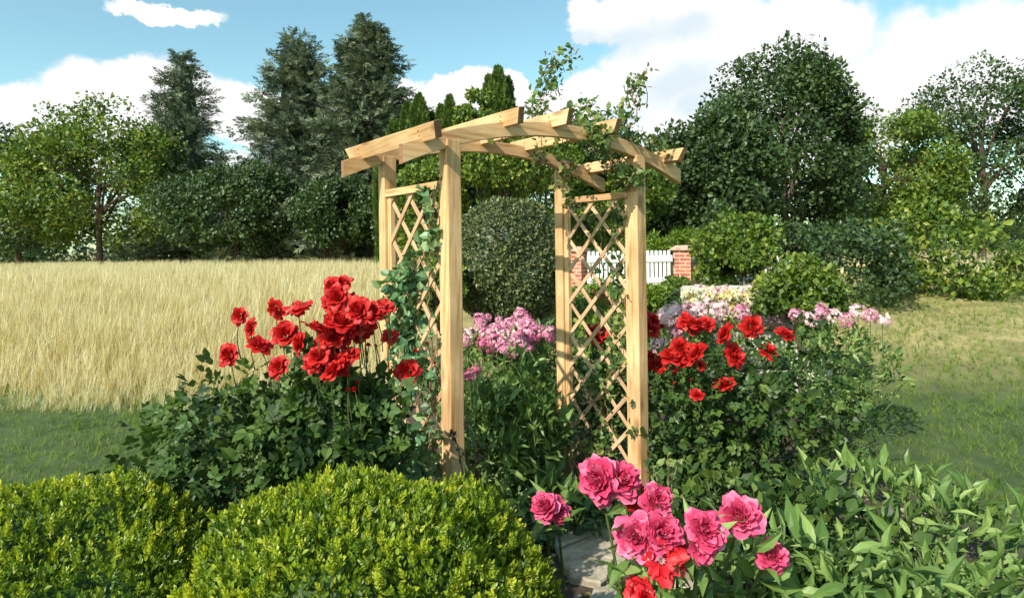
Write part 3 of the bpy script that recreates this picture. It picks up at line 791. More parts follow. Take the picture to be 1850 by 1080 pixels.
rose_bush('rose_bush', 'red rose bush right of the arch below the pillar and stone wall', (1.4, 4.75, 0),
          [((1.25, 4.75, .72), (.42, .32, .50), 460, .4), ((1.62, 4.7, .55), (.5, .35, .55), 500, .4), ((1.3, 4.55, .32), (.45, .3, .35), 260, .4), ((2.1, 4.8, .8), (.5, .35, .5), 380, .5)], bl, 130, group='red rose bushes')
# red roses seen through the right trellis
bl = [B(1066, 600, 5.6, 17), B(1083, 601, 5.6, 17, 'open'), B(1075, 612, 5.5, 13), B(1090, 748, 5.2, 11), B(1086, 630, 5.5, 9, 'bud'), B(1124, 620, 5.6, 9, 'bud')]
rose_bush('rose_bush', 'low red rose seen through the lattice of the right side', (.7, 5.6, .01),
          [((.72, 5.65, .70), (.34, .28, .42), 280, .45)], bl, 160, group='red rose bushes')

# ================================================================== PEONY (foreground right)
pb = thing('peony_bush', 'peony bush with large deep pink ruffled blooms at the lower right', 'peony', (.6, 2.4, 0))
a = Acc(); rr = np.random.default_rng(61); s = Acc()
pe = [(1078, 868, 2.62, 37, 'peony', (-.55, -.75, .3)), (1126, 864, 2.62, 34, 'peony', (.15, -.7, .7)), (1150, 893, 2.68, 30, 'peony_dark', (.5, -.5, .5)), (1190, 905, 2.55, 27, 'peony', (.3, -.8, .4)),  # shade on the peony_dark bloom is put into its petal colour
      (984, 912, 2.7, 27, 'peony', (-.4, -.6, .7)), (1008, 917, 2.72, 24, 'peony', (.5, -.6, .5)), (1148, 968, 2.12, 38, 'peony', (-.35, -.8, .4)), (1198, 962, 2.1, 38, 'peony', (.15, -.8, .5)),
      (1196, 1012, 2.06, 42, 'peony_red', (-.05, -.9, .4)), (1232, 1004, 2.1, 34, 'peony_red', (.4, -.85, .3)), (1276, 955, 2.1, 34, 'peony', (.1, -.8, .5)), (1270, 985, 2.1, 30, 'peony', (0, -.9, .3)),
      (1156, 1066, 2.15, 24, 'peony_dark', (-.2, -.8, .5)), (1168, 1082, 2.1, 20, 'peony_dark', (.3, -.8, .5)), (1340, 930, 2.3, 36, 'peony', None), (1395, 1000, 2.3, 28, 'peony', None)]
for u, v, Y, rp, kd, fc in pe:
    p = at(u, v, Y); fc = nrm(np.array(fc if fc else (-.1, -.7, .6), float)); rad = rp / F * Y
    bloom(pb, kd, p - fc * rad * .42, rad, fc, squash=.95)
    b0 = np.array([p[0] + .05, p[1] + .2, 0]) if u < 1020 else np.array([.62 + (p[0] - .6) * .45, 2.5 + (p[1] - 2.4) * .4, 0.0])
    tube(s, curve3([b0, (b0 + p) / 2 + [0, .06, .12], p - fc * rad * .3], 10), np.linspace(.0075, .005, 10), 6)
    k = 4 if u < 1130 else 8
    q = p - fc * rad * .5 + rr.normal(size=(k, 3)) * [.05, .04, .03] - np.array([0, 0, rad * 1.1]) + [0, .05, 0]
    leaves(a, q, np.tile(np.array([0, -.3, .2]), (k, 1)) + rr.normal(size=(k, 3)) * .5, LEAFN, .12, (.3, .9), .9, .2, .2, int(u))
for c, r, n in [((.86, 2.6, .50), (.28, .3, .34), 240), ((1.25, 2.5, .5), (.5, .35, .36), 380), ((.68, 2.55, .66), (.14, .14, .12), 30), ((.70, 2.2, .60), (.14, .1, .1), 26)]:
    P, Nn = shell(c, r, n, .5, .15, 4, int(c[0] * 100))
    leaves(a, P, Nn, LEAFN, .13, (.1, .9), .9, .2, .25, int(c[0] * 91))
a.obj('foliage', M['peony_leaf'], pb); s.obj('stems', M['stem'], pb)

# ================================================================== PLANTS INSIDE AND BEHIND THE ARCH
def herb(name, label, cat, base, blobs, matk, tpl, size, seed, group=None, heads=(), headlab=None, up=.5, spread=.6):
    t = thing(name, label, cat, base, group=group); a = Acc(); s = Acc(); rr = np.random.default_rng(seed)
    for i, (c, r, n, dp) in enumerate(blobs):
        P, Nn = shell(c, r, n, dp, .14, 4, seed + i)
        leaves(a, P, Nn, tpl, size, (.1, .9), spread, up, .25, seed + i)
        tips = [np.asarray(c) + nrm(rr.normal(size=3) + [0, 0, 1.]) * np.asarray(r) * .9 for _ in range(14)]
        sprig_stems(s, base, tips, .006, .003, seed + i)
    for (p, rad, face, kind) in heads:
        tube(s, curve3([p - np.array([0, 0, .35]), p - np.array([0, 0, .15]), p], 5), .0035, 5)
        bloom(t, kind, p, rad, face, 'flower_head')
    a.obj('foliage', M[matk], t); s.obj('stems', M['stem'], t)
    return t
H = lambda u, v, Y, r, k='pink': B(u, v, Y, r, k)
hd = [H(868, 578, 6.1, 14), H(881, 574, 6.15, 8), H(866, 592, 6.0, 11), H(880, 605, 5.9, 16), H(893, 598, 5.9, 15), H(905, 590, 6.0, 14), H(918, 588, 6.0, 15), H(898, 618, 5.8, 17), H(880, 626, 5.8, 15, 'magenta'), H(871, 618, 5.85, 12, 'magenta'),
      H(912, 628, 5.75, 15), H(925, 635, 5.75, 13), H(941, 580, 6.05, 20), H(958, 590, 6.0, 17), H(932, 600, 5.95, 15, 'pale'), H(948, 606, 5.9, 17), H(966, 600, 5.95, 14), H(969, 612, 5.9, 10, 'magenta'), H(910, 605, 5.85, 13, 'pale'), H(928, 615, 5.85, 13),
      H(941, 620, 5.8, 14), H(955, 628, 5.8, 11), H(938, 566, 6.1, 12), H(950, 573, 6.1, 12, 'magenta'), H(901, 576, 6.1, 7), H(976, 596, 6.0, 10), H(886, 612, 5.9, 11), H(960, 614, 5.85, 9, 'magenta'), H(992, 598, 5.9, 12), H(995, 610, 5.9, 10, 'magenta'), H(987, 605, 5.9, 9),
      H(846, 605, 6.0, 12, 'pale'), H(842, 618, 5.95, 9), H(850, 596, 6.05, 7, 'pale')]
herb('phlox', 'pink phlox in full bloom framed by the arch opening', 'phlox', (-.1, 5.95, .02),
     [((-.12, 6.1, .72), (.5, .34, .48), 1300, .4), ((.25, 6.2, .75), (.4, .3, .48), 800, .4), ((-.05, 6.0, 1.02), (.42, .2, .16), 420, .6)], 'peony_leaf', LEAFN, .085, 200, heads=hd)
herb('phlox', 'low magenta phlox beside the near left post', 'phlox', (-.36, 5.0, 0),
     [((-.40, 5.15, .55), (.26, .25, .42), 420, .45)], 'peony_leaf', LEAFN, .08, 210, heads=[H(850, 675, 4.8, 12, 'magenta'), H(862, 667, 4.8, 10, 'magenta'), H(841, 680, 4.8, 11, 'magenta'), H(856, 678, 4.78, 8)])
herb('leafy_plant', 'dense dark green lance-leaved plant in the middle of the arch opening', 'garden plant', (.0, 5.0, 0),
     [((-.03, 5.05, .52), (.42, .34, .44), 1000, .42), ((.08, 5.5, .55), (.32, .25, .45), 500, .42), ((-.2, 4.75, .33), (.3, .25, .30), 420, .4), ((.1, 4.5, .2), (.32, .25, .2), 320, .5)], 'peony_leaf', LEAFN, .13, 220, up=.45)
herb('phlox', 'pale pink phlox rising behind the red roses on the right', 'phlox', (1.8, 6.95, .2),
     [((1.75, 7.0, .80), (.42, .2, .42), 800, .45), ((2.2, 7.0, .85), (.45, .2, .4), 600, .45), ((1.5, 5.9, .6), (.4, .3, .35), 420, .5)], 'peony_leaf', LEAFN, .085, 230,
     heads=[H(1210, 568, 6.8, 25, 'pale'), H(1200, 577, 6.8, 15, 'pale'), H(1226, 575, 6.8, 15, 'pale'), H(1222, 597, 6.8, 14, 'pink'), H(1232, 607, 6.8, 13, 'pink'), H(1246, 562, 6.8, 21, 'pale'), H(1264, 568, 6.8, 18, 'pale'), H(1282, 562, 6.8, 18, 'pale'), H(1232, 592, 6.8, 13, 'pink'), H(1186, 620, 6.8, 11, 'pale'), H(1200, 618, 6.8, 9, 'pale'), H(1300, 560, 6.8, 18, 'pale'), H(1340, 565, 6.8, 16, 'pink'), H(1179, 635, 6.8, 8, 'pale')])
herb('ground_cover', 'small-leaved ground cover round the foot of the rear right post', 'ground cover', (.45, 4.55, 0),
     [((.30, 4.55, .12), (.35, .18, .16), 520, .6), ((.65, 4.5, .14), (.35, .25, .2), 480, .6), ((.80, 5.0, .2), (.28, .3, .25), 300, .5), ((.05, 4.25, .08), (.2, .2, .14), 200, .6)], 'vine_leaf', LEAF, .055, 240)
herb('leafy_plant', 'grey-green leafy plant low between the hedge and the left trellis', 'garden plant', (-.78, 3.72, 0),
     [((-.70, 3.75, .62), (.30, .22, .34), 360, .5), ((-.60, 3.6, .55), (.16, .14, .2), 90, .55)], 'vine_leaf', LEAFW, .085, 250)
herb('leafy_plant', 'bed of dark leaves in the shade right of the path', 'garden plant', (1.25, 3.9, 0),
     [((1.15, 3.95, .30), (.4, .3, .3), 420, .5), ((1.6, 3.6, .32), (.5, .4, .34), 560, .5)], 'rose_leaf', LEAFW, .08, 260)
herb('ground_cover', 'light green plants on the slope behind the right lattice', 'ground cover', (1.0, 7.2, gh(7.2)),
     [((.95, 7.3, .62), (.5, .4, .22), 520, .6), ((1.3, 8.6, .85), (.6, .5, .25), 420, .6), ((1.15, 9.8, 1.0), (.7, .4, .16), 500, .6), ((1.6, 11.2, 1.15), (.9, .4, .14), 420, .6)], 'bright', LEAFW, .07, 262)
herb('leafy_plant', 'wide bed of dark green perennials right of the peonies', 'garden plant', (2.3, 3.6, 0),
     [((2.2, 3.7, .32), (.7, .6, .36), 900, .5), ((1.9, 2.8, .25), (.5, .4, .3), 500, .5)], 'peony_leaf', LEAFN, .12, 264)
herb('phlox', 'pale pink phlox at the right end of the bed before the stone wall', 'phlox', (2.9, 6.0, .05),
     [((2.95, 6.05, .78), (.6, .3, .42), 1000, .45)], 'peony_leaf', LEAFN, .085, 266, heads=[H(1440 + 22 * i, 570 + 9 * math.sin(i * 2.1), 5.9, 15, 'pale' if i % 2 else 'pink') for i in range(8)])
# thin upright sprigs by the near right post
def sprigs(name, label, base, paths, matk, leafk, seed, n=14, size=.03, rad=.003, cat='shoots'):
    t = thing(name, label, cat, base); s = Acc(); a = Acc(); rr = np.random.default_rng(seed)
    for P in paths:
        Q = curve3(P, 16); tube(s, Q, np.linspace(rad * 1.4, rad * .6, 16), 5)
        idx = rr.integers(4, 16, n); q = Q[idx]
        leaves(a, q, rr.normal(size=q.shape) + [0, 0, .6], LEAF, size, (.2, 1), .8, .6, .3, seed)
    s.obj('stems', M[matk], t); a.obj('foliage', M[leafk], t)
Y0 = 2.9
sprigs('rose_shoot', 'bare brown budding shoots standing beside the near right post', (at(1195, 960, Y0)[0], Y0, 0),
       [[at(1200, 960, Y0), at(1207, 880, Y0), at(1206, 812, Y0)], [at(1200, 960, Y0), at(1213, 880, Y0 + .05), at(1226, 832, Y0 + .1)], [at(1195, 960, Y0), at(1190, 890, Y0), at(1180, 850, Y0)],
        [at(1207, 900, Y0), at(1190, 870, Y0 + .05), at(1186, 840, Y0)], [at(1200, 940, Y0), at(1220, 900, Y0), at(1250, 905, Y0)]], 'cane', 'vine2_leaf', 270, 16, .035)
Y0 = 3.5
sprigs('seedling', 'reddish seedling against the foot of the near left post', (at(850, 860, Y0)[0], Y0, 0),
       [[at(850, 900, Y0), at(846, 830, Y0), at(842, 765, Y0)], [at(852, 900, Y0), at(860, 830, Y0), at(866, 790, Y0)], [at(850, 900, Y0), at(872, 840, Y0), at(880, 805, Y0)], [at(840, 880, Y0), at(828, 810, Y0), at(815, 785, Y0)]], 'cane', 'litter', 280, 18, .04)

# ================================================================== CLIMBERS ON THE ARCH
def climber(name, label, base, stems, clumps, matk, seed, lsize=.05, tpl=LEAF, group=None, srad=.006):
    """stems: lists of points; clumps: (centre, radii, leaves)"""
    t = thing(name, label, 'climbing plant', base, group=group); s = Acc(); a = Acc(); rr = np.random.default_rng(seed)
    for P, dens, spr in stems:
        L = sum(np.linalg.norm(np.asarray(P[i + 1]) - P[i]) for i in range(len(P) - 1)); m = max(10, int(L * 24))
        Q = curve3(P, m) + rr.normal(size=(m, 3)) * .006
        tube(s, Q, np.linspace(srad, srad * .4, m), 5)
        n = int(L * dens); idx = rr.integers(0, m, n)
        q = Q[idx] + rr.normal(size=(n, 3)) * spr
        leaves(a, q, rr.normal(size=(n, 3)) + [-.2, -.5, .3], tpl, lsize, (.1, .95), .8, .2, .3, seed + m)
    for i, (c, r, n) in enumerate(clumps):
        P, Nn = shell(c, r, n, .8, .15, 4, seed + i + 7)
        leaves(a, P, Nn + [-.3, -.5, .2], tpl, lsize, (.05, .95), .8, .2, .3, seed + i)
        sprig_stems(s, np.asarray(c) - [0, 0, np.max(r) * .8], [np.asarray(c) + nrm(rr.normal(size=3)) * np.asarray(r) * .9 for _ in range(7)], srad * .6, srad * .3, seed + i)
    s.obj('stems', M['cane'], t); a.obj('foliage', M[matk], t)
    return t
PL = lambda u, v, d=0: on_panel(u, v, -.02 - d)
PR = lambda u, v, d=0: on_panel(u, v, PW + .06 + d)
climber('honeysuckle', 'blue-green honeysuckle climbing the left lattice in a thick clump', PL(735, 830) * [1, 1, 0],
        [([PL(735, 850), PL(722, 740), PL(738, 640), PL(735, 560), PL(745, 480), PL(772, 455)], 70, .045),
         ([PL(770, 840), PL(775, 740), PL(780, 640), PL(775, 540), PL(778, 450), PL(784, 380), PL(772, 352), PL(765, 340)], 42, .02),
         ([PL(720, 830), PL(712, 760), PL(725, 700), PL(760, 660)], 90, .05), ([PL(781, 460), PL(776, 400), PL(786, 350), PL(793, 330)], 40, .015)],
        [(PL(734, 515), (.13, .10, .14), 210), (PL(729, 590), (.12, .10, .16), 220), (PL(748, 650), (.12, .1, .12), 110), (PL(768, 705), (.08, .08, .12), 45), (PL(712, 780), (.09, .12, .12), 50), (PL(778, 775), (.07, .08, .1), 16), (PL(783, 440), (.03, .05, .1), 16)],
        'vine_leaf', 300, .055, LEAFW)
climber('climbing_rose', 'climbing rose growing up the right lattice to the arch top', PR(1090, 880) * [1, 1, 0],
        [([PR(1070, 900), PR(1080, 780), PR(1105, 660), PR(1125, 560), PR(1120, 470), PR(1128, 400), PR(1135, 330)], 130, .05),
         ([PR(1090, 900), PR(1110, 800), PR(1090, 700), PR(1110, 620), PR(1100, 520)], 90, .06),
         ([PR(1066, 880), PR(1068, 800), PR(1062, 740)], 70, .03), ([PR(1120, 560), PR(1090, 500), PR(1085, 420), PR(1060, 380), PR(1025, 375)], 50, .03),
         ([PR(1030, 380), PR(1022, 340), arb(1.45, .6, .62), arb(1.2, .4, .70), arb(1.1, .2, .84)], 90, .03),
         ([PR(1135, 340), arb(1.58, .25, .6), arb(1.35, .2, .72), arb(1.15, .1, .86)], 120, .04),
         ([arb(1.15, .1, .84), at(1120, 225, 4.5), at(1130, 180, 4.55), at(1152, 150, 4.6), at(1170, 130, 4.6)], 85, .03),
         ([arb(1.2, .15, .84), at(1135, 230, 4.5), at(1150, 200, 4.6), at(1160, 182, 4.6)], 70, .03),
         ([arb(.7, .5, .78), at(985, 240, 4.9), at(975, 190, 4.95), at(990, 145, 5.0), at(1012, 118, 5.0), at(1036, 96, 5.0)], 110, .04),
         ([at(960, 210, 4.95), at(965, 170, 5.0), at(985, 125, 5.0), at(998, 102, 5)], 70, .03),
         ([arb(1.0, .3, .76), at(1045, 215, 4.7), at(1060, 190, 4.7), at(1075, 188, 4.7)], 100, .04),
         ([arb(1.3, .2, .70), at(1160, 250, 4.6), at(1185, 262, 4.6), at(1205, 268, 4.6)], 80, .03)],
        [(at(1080, 252, 4.3), (.13, .12, .09), 170), (at(1052, 232, 4.35), (.07, .08, .06), 60), (at(1138, 318, 4.45), (.09, .08, .09), 90), (at(1070, 225, 4.6), (.12, .1, .08), 80), (at(1140, 250, 4.65), (.14, .1, .07), 80), (at(1140, 320, 4.6), (.12, .1, .09), 110), (at(1110, 275, 4.9), (.2, .12, .1), 120),
         (at(1150, 165, 4.6), (.08, .06, .12), 45), (at(1120, 210, 4.55), (.12, .08, .08), 70), (at(972, 195, 5), (.10, .08, .12), 75), (at(995, 150, 5), (.08, .08, .12), 50), (at(1038, 205, 4.8), (.1, .06, .05), 45),
         (at(1120, 640, 4.8), (.1, .1, .2), 100), (at(1100, 690, 4.9), (.14, .1, .16), 130), (at(1070, 700, 5.0), (.08, .08, .14), 60), (at(1085, 800, 4.9), (.22, .12, .2), 220), (at(1076, 845, 4.8), (.10, .1, .18), 90), (at(1120, 400, 4.75), (.07, .06, .12), 50), (at(1115, 520, 4.8), (.07, .06, .15), 70),
         (at(975, 285, 4.75), (.05, .05, .06), 26), (at(1022, 330, 4.6), (.07, .05, .07), 34), (at(1030, 365, 4.75), (.04, .04, .06), 20)],
        'vine2_leaf', 320, .042, LEAFW)
young = [o for o in COL.objects if o.name.startswith('climbing_rose')][0]
a = Acc(); rr = np.random.default_rng(33)
for u, v, n in ((1036, 97, 9), (1040, 122, 5), (1002, 104, 6), (1010, 116, 5), (990, 128, 5), (1168, 132, 4), (1150, 150, 3)):
    q = at(u, v, 5.0 if u < 1100 else 4.6) + rr.normal(size=(n, 3)) * .03
    leaves(a, q, rr.normal(size=(n, 3)) + [0, -.4, .4], LEAFN, .045, (.1, .9), .8, .3, .3, u)
a.obj('young_leaves', M['young'], young)

# ================================================================== CLIPPED ROUND BUSH, SHRUBS
def shrubtree(name, label, cat, base, c, r, matk, tpl, size, clumps, per, seed, trunk=.05, group=None, zmin=-.6, csize=.38, limbs=9, rnd=(.1, .9)):
    t = thing(name, label, cat, base, group=group); a = Acc(); s = Acc(); rr = np.random.default_rng(seed)
    crown(a, c, r, clumps, per, tpl, size, seed, csize, rnd, zmin)
    a.obj('crown', M[matk], t)
    c = np.asarray(c, float); r = np.asarray(r, float) * np.ones(3); b = np.asarray(base, float)
    top = np.array([c[0], c[1], c[2] + r[2] * .3])
    tube(s, curve3([b - [0, 0, .1], (b + top) / 2 + rr.normal(size=3) * .03 * r, top], 8), np.linspace(trunk, trunk * .35, 8), 8)
    for i in range(limbs):
        f = rr.uniform(.35, .85); p = b + (top - b) * f
        q = c + nrm(rr.normal(size=3) + [0, 0, .4]) * r * .8
        tube(s, curve3([p, (p + q) / 2 + [0, 0, .1 * r[2]], q], 6), np.linspace(trunk * .45, trunk * .12, 6), 5)
    s.obj('trunk', M['bark'], t)
    return t
rb = thing('round_bush', 'large clipped round bush framed by the arch opening', 'bush', (at(915, 500, 9)[0], 9, gh(9)))
a = Acc(); c = at(918, 474, 9.0); r = (.80, .75, .86)
P, Nn = shell(c, r, 26000, .10, .03, 7, 41, 2.4); leaves(a, P, Nn, SM, .048, (.05, .95), .9, .2, .3, 41)
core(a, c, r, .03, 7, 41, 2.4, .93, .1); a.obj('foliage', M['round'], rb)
s = Acc(); tube(s, [np.array([c[0], 9, gh(9) - .1]), c], [.06, .04], 7); s.obj('trunk', M['bark'], rb)

GS = 'loose shrubs behind the arch'
for (lab, u, v, Y, ru, rv, mk, sz, cl, per, sd, tp) in [
    ('yellow-green loose shrub behind the crown of the arch, left of centre', 868, 215, 13.0, 40, 55, 'shrub', .075, 26, 190, 51, SMW),
    ('broad light green shrub above the round clipped bush', 905, 305, 12.5, 95, 62, 'shrub', .075, 46, 230, 52, SMW),
    ('leafy shrub with yellow tips behind the arch centre', 985, 300, 14.5, 75, 75, 'bright', .07, 40, 220, 53, SMW),
    ('dark green shrub seen under the right half of the arch', 1085, 290, 15.5, 75, 62, 'dark', .08, 40, 220, 54, SMW),
    ('bushy green shrub right of the arch behind the picket fence', 1150, 345, 15.0, 60, 70, 'shrub', .085, 36, 220, 55, SMW),
    ('olive shrub seen through the left lattice', 765, 385, 13.5, 62, 90, 'shrub', .08, 44, 230, 56, SMW),
    ('feathery pale green shrub right beside the round clipped bush', 975, 350, 14.0, 45, 50, 'bright', .05, 26, 220, 57, T_small(.25)),
    ('small dark shrub showing beneath the right trellis rail', 1060, 395, 14.8, 50, 50, 'shrub', .07, 26, 200, 58, SMW)]:
    q = at(u, v, Y)
    shrubtree('garden_shrub', lab, 'shrub', (q[0], Y, gh(Y)), q, (ru / F * Y, ru / F * Y * .8, rv / F * Y), mk, tp, sz, cl, per, sd, .05, GS, -.95)

# ================================================================== CONIFERS
def spruce(base, H, rf, seed, label, mk='spruce', lev=58, per=11, spr=.52, dens=12.0, group=None):
    t = thing('spruce_tree', label, 'spruce', base, group=group); b = np.asarray(base, float); rr = np.random.default_rng(seed)
    s = Acc(); a = Acc()
    tube(s, [b - [0, 0, .2], b + [0, 0, H * .5], b + [0, 0, H * .97]], [.028 * H, .014 * H, .02], 8)
    PP_, AA, SS, RR = [], [], [], []
    for i in range(lev):
        f = .06 + .93 * (i / lev); R = rf(f)
        for k in range(per):
            az = rr.uniform(0, 6.283); L = R * rr.uniform(.62, 1.12) * (1 + .15 * math.sin(3 * az + i * .7)); z = H * f + rr.normal() * .12
            o = b + [0, 0, z]; d = np.array([math.cos(az), math.sin(az), 0])
            tip = o + d * L + [0, 0, L * rr.uniform(-.18, .12) + .12]
            mid = (o + tip) / 2 + [0, 0, -.06 * L]
            Q = curve3([o, mid, tip], 10)
            if i % 2 == 0 and k % 2 == 0: tube(s, Q[::2], np.linspace(.035, .01, 5), 4)
            n = max(5, int(L * dens)); f2 = rr.random(n) ** .6
            q = Q[(f2 * 9).astype(int)] + rr.normal(size=(n, 3)) * [.13, .13, .09] * (.5 + L * .35)
            side = np.cross(d, [0, 0, 1.]); sg = rr.choice([-1, 1], n)
            ax = nrm(d * rr.uniform(.3, 1.2, (n, 1)) + side * (sg * rr.uniform(.2, 1, n))[:, None] + np.array([0, 0, 1.]) * rr.normal(.05, .4, (n, 1)))
            PP_.append(q); AA.append(ax); SS.append(spr * rr.uniform(.55, 1.15, n) * (.6 + .4 * min(1, L))); RR.append(rr.uniform(.1, .85, n) + rr.uniform(-.12, .12))
    P = np.concatenate(PP_); A = np.concatenate(AA); n = len(P)
    a.inst(SPRAY, P, orient(A, nrm(np.array([0, 0, 1.]) + rr.normal(size=(n, 3)) * .7)), np.concatenate(SS), np.concatenate(RR))
    zz = np.linspace(.08, .93, 14); tube(a, [b + [0, 0, H * z] for z in zz], [rf(z) * .42 for z in zz], 12, .08)
    a.obj('crown', M[mk], t); s.obj('trunk', M['bark'], t)
GSP = 'tall spruces at the field edge'
Y = 28.0; q = at(664, 30, Y); H = q[2] - gh(Y)
spruce((q[0], Y, gh(Y)), H, lambda f: (.25 + 3.7 * (1 - f) ** .76) * (1 if f < .97 else .6), 70, 'tall dense spruce with a ragged top left of the arch', group=GSP)
Y = 30.0; q = at(538, 58, Y); H = q[2] - gh(Y)
spruce((q[0], Y, gh(Y)), H, lambda f: .3 + 4.0 * (1 - f) ** .72, 71, 'second tall spruce at the far left edge', group=GSP, dens=9, per=9)
Y = 33.0; q = at(330, 90, Y); H = q[2] - gh(Y)
spruce((q[0], Y, gh(Y)), H, lambda f: .3 + 3.6 * (1 - f) ** .8, 72, 'lower spruce left of the two tall ones', group=GSP, dens=7, per=8)

def thuja(u, v, Y, wpx, seed, label, n=5200):
    q = at(u, v, Y); g = gh(Y); H = q[2] - g; R = wpx / 2 / F * Y
    t = thing('thuja_tree', label, 'thuja', (q[0], Y, g), group='columnar thujas behind the arch')
    rr = np.random.default_rng(seed); f = rr.random(n) ** .85; th = rr.uniform(0, 6.283, n)
    prof = R * np.clip((1 - f) * 3.2, 0, 1) ** .62 * (.92 + .12 * np.sin(th * 3 + f * 8 + seed) + .06 * np.sin(th * 7 - f * 21))
    rad = prof * (1 - .3 * rr.random(n) ** 2)
    P = np.stack([q[0] + rad * np.cos(th), Y + rad * np.sin(th), g + f * H * .97], 1)
    out = np.stack([np.cos(th), np.sin(th), np.zeros(n)], 1)
    a = Acc(); ax = nrm(np.array([0, 0, 1.]) + out * .45 + rr.normal(size=(n, 3)) * .22)
    a.inst(SPRAY, P, orient(ax, nrm(np.cross(out, [0, 0, 1.]) * .6 + out * .5 + rr.normal(size=(n, 3)) * .4)), rr.uniform(.16, .34, n) * (.5 + .5 * np.clip(prof / R, 0, 1)), rr.uniform(.1, .9, n))
    # dense inside
    zz = np.linspace(0, 1, 12); pts = [np.array([q[0], Y, g + z * H * .9]) for z in zz]
    tube(a, pts, [max(.02, R * .78 * min(1, (1 - z) * 3.2) ** .62) for z in zz], 14, .05)
    a.obj('crown', M['thuja'], t)
    s = Acc(); tube(s, [np.array([q[0], Y, g - .1]), np.array([q[0], Y, g + H * .8])], [.08, .03], 6); s.obj('trunk', M['bark'], t)
for u, v, Y, w, lab in [(757, 163, 22, 48, 'thuja with the tallest pointed tip of the group left of the near left post'), (736, 178, 22.6, 38, 'narrow thuja just left of the tallest one in its group'), (712, 212, 22, 40, 'thuja at the left end of the group above the long left rafter'),
                        (697, 245, 21.4, 34, 'lowest thuja half hidden behind the left rafter'), (779, 198, 22.4, 32, 'short thuja right of the tallest one in its group'), (812, 166, 21.6, 34, 'slim thuja directly above the near left post'),
                        (796, 184, 22.2, 28, 'small thuja just left of the slim one above the near left post'), (899, 113, 20, 50, 'tall broad thuja rising above the centre of the arch'), (883, 128, 20.4, 30, 'thin thuja spire joined to the left of the broad central one'), (917, 132, 20.4, 26, 'thin thuja spire joined to the right of the broad central one')]:
    thuja(u, v, Y, w, int(u), lab)

# ================================================================== TREES AND HEDGEROW BEHIND
def bigtree(u, v, Y, ru, rv, mk, sd, lab, name='broadleaf_tree', cat='tree', size=.13, cl=80, per=260, grp='broadleaf trees behind the garden', tpl=SMW, cs=.3):
    q = at(u, v, Y)
    shrubtree(name, lab, cat, (q[0], Y, gh(Y)), q, (ru / F * Y, ru / F * Y * .8, rv / F * Y), mk, tpl, size, cl, per, sd, .16, grp, -.9, cs, 12)
bigtree(1290, 320, 18, 108, 112, 'dark', 81, 'dark green tree with a rounded top right of the arch', cl=120)
bigtree(1215, 385, 19, 62, 62, 'dark', 82, 'low dark tree behind the brick pillar', cl=60)
bigtree(1420, 260, 21, 130, 160, 'dark', 83, 'big dark tree beyond the rounded one at the far right', cl=120)
bigtree(1600, 330, 24, 120, 120, 'shrub', 84, 'lighter green tree at the far right end of the row', cl=90)
bigtree(1770, 280, 26, 130, 150, 'dark', 85, 'dark tree at the right edge of the view', cl=90)
bigtree(620, 385, 25, 85, 55, 'dark', 86, 'low spreading green tree at the foot of the tall spruces', cl=80, size=.12)
bigtree(700, 400, 24, 50, 50, 'dark', 87, 'bushy green tree between the spruce and the left posts', cl=50, size=.12)
bigtree(430, 380, 27, 130, 70, 'dark', 88, 'wide low tree under the second spruce', cl=90)
bigtree(180, 330, 30, 150, 120, 'shrub', 89, 'rounded light green tree on the far left', cl=90, size=.16)
bigtree(30, 350, 32, 110, 110, 'dark', 90, 'dark tree at the left edge of the view', cl=70, size=.16)
bigtree(1120, 370, 22, 70, 90, 'dark', 91, 'dark tree behind the right posts of the arch', cl=70)
bigtree(840, 350, 24, 110, 100, 'dark', 92, 'dark hedge tree filling the gap behind the arch centre', cl=90)
for u, v, Y, ru, rv, sd, lab in [(1198, 445, 14.6, 32, 20, 93, 'low light green shrub peeping over the picket fence by the post'), (1238, 440, 15.2, 26, 22, 94, 'low light green shrub peeping over the fence behind the brick pillar'),
                                 (1100, 440, 15.0, 60, 26, 95, 'low yellow-green shrub over the fence seen through the right lattice')]:
    q = at(u, v, Y); shrubtree('conifer_shrub', lab, 'shrub', (q[0], Y, gh(Y)), q, (ru / F * Y, ru / F * Y, rv / F * Y * 1.2), 'bright', T_small(.22), .11, 22, 240, sd, .03, 'light green shrubs behind the fence', -.95)
for u, v, Y, ru, rv, mk, sz, sd, lab in [(1185, 545, 9.5, 32, 22, 'bright', .06, 96, 'fresh green bush in front of the fence beside the near right post'), (1226, 532, 10.5, 30, 26, 'shrub', .06, 97, 'green bush at the foot of the brick pillar'),
                                        (1298, 445, 11.8, 28, 75, 'dark', .075, 98, 'tall green shrub just right of the brick pillar'), (1240, 555, 8.6, 30, 22, 'dark', .055, 99, 'dark green bush between the pillar and the stone wall'),
                                        (1445, 545, 7.2, 70, 60, 'shrub', .06, 63, 'bushy green shrub covering the end of the stone wall'), (792, 525, 8.2, 40, 52, 'shrub', .05, 64, 'olive shrub low behind the near left post'), (1340, 470, 11, 70, 80, 'shrub', .075, 60, 'broad shrub further right of the pillar'), (1500, 480, 11, 110, 85, 'dark', .08, 61, 'long dark shrub at the right side'), (1700, 470, 12, 120, 90, 'shrub', .09, 62, 'light shrub at the far right side')]:
    q = at(u, v, Y); shrubtree('garden_shrub', lab, 'shrub', (q[0], Y, gh(Y)), q, (ru / F * Y, ru / F * Y, rv / F * Y), mk, SMW, sz, 30, 200, sd, .03, 'shrubs along the fence', -.95)

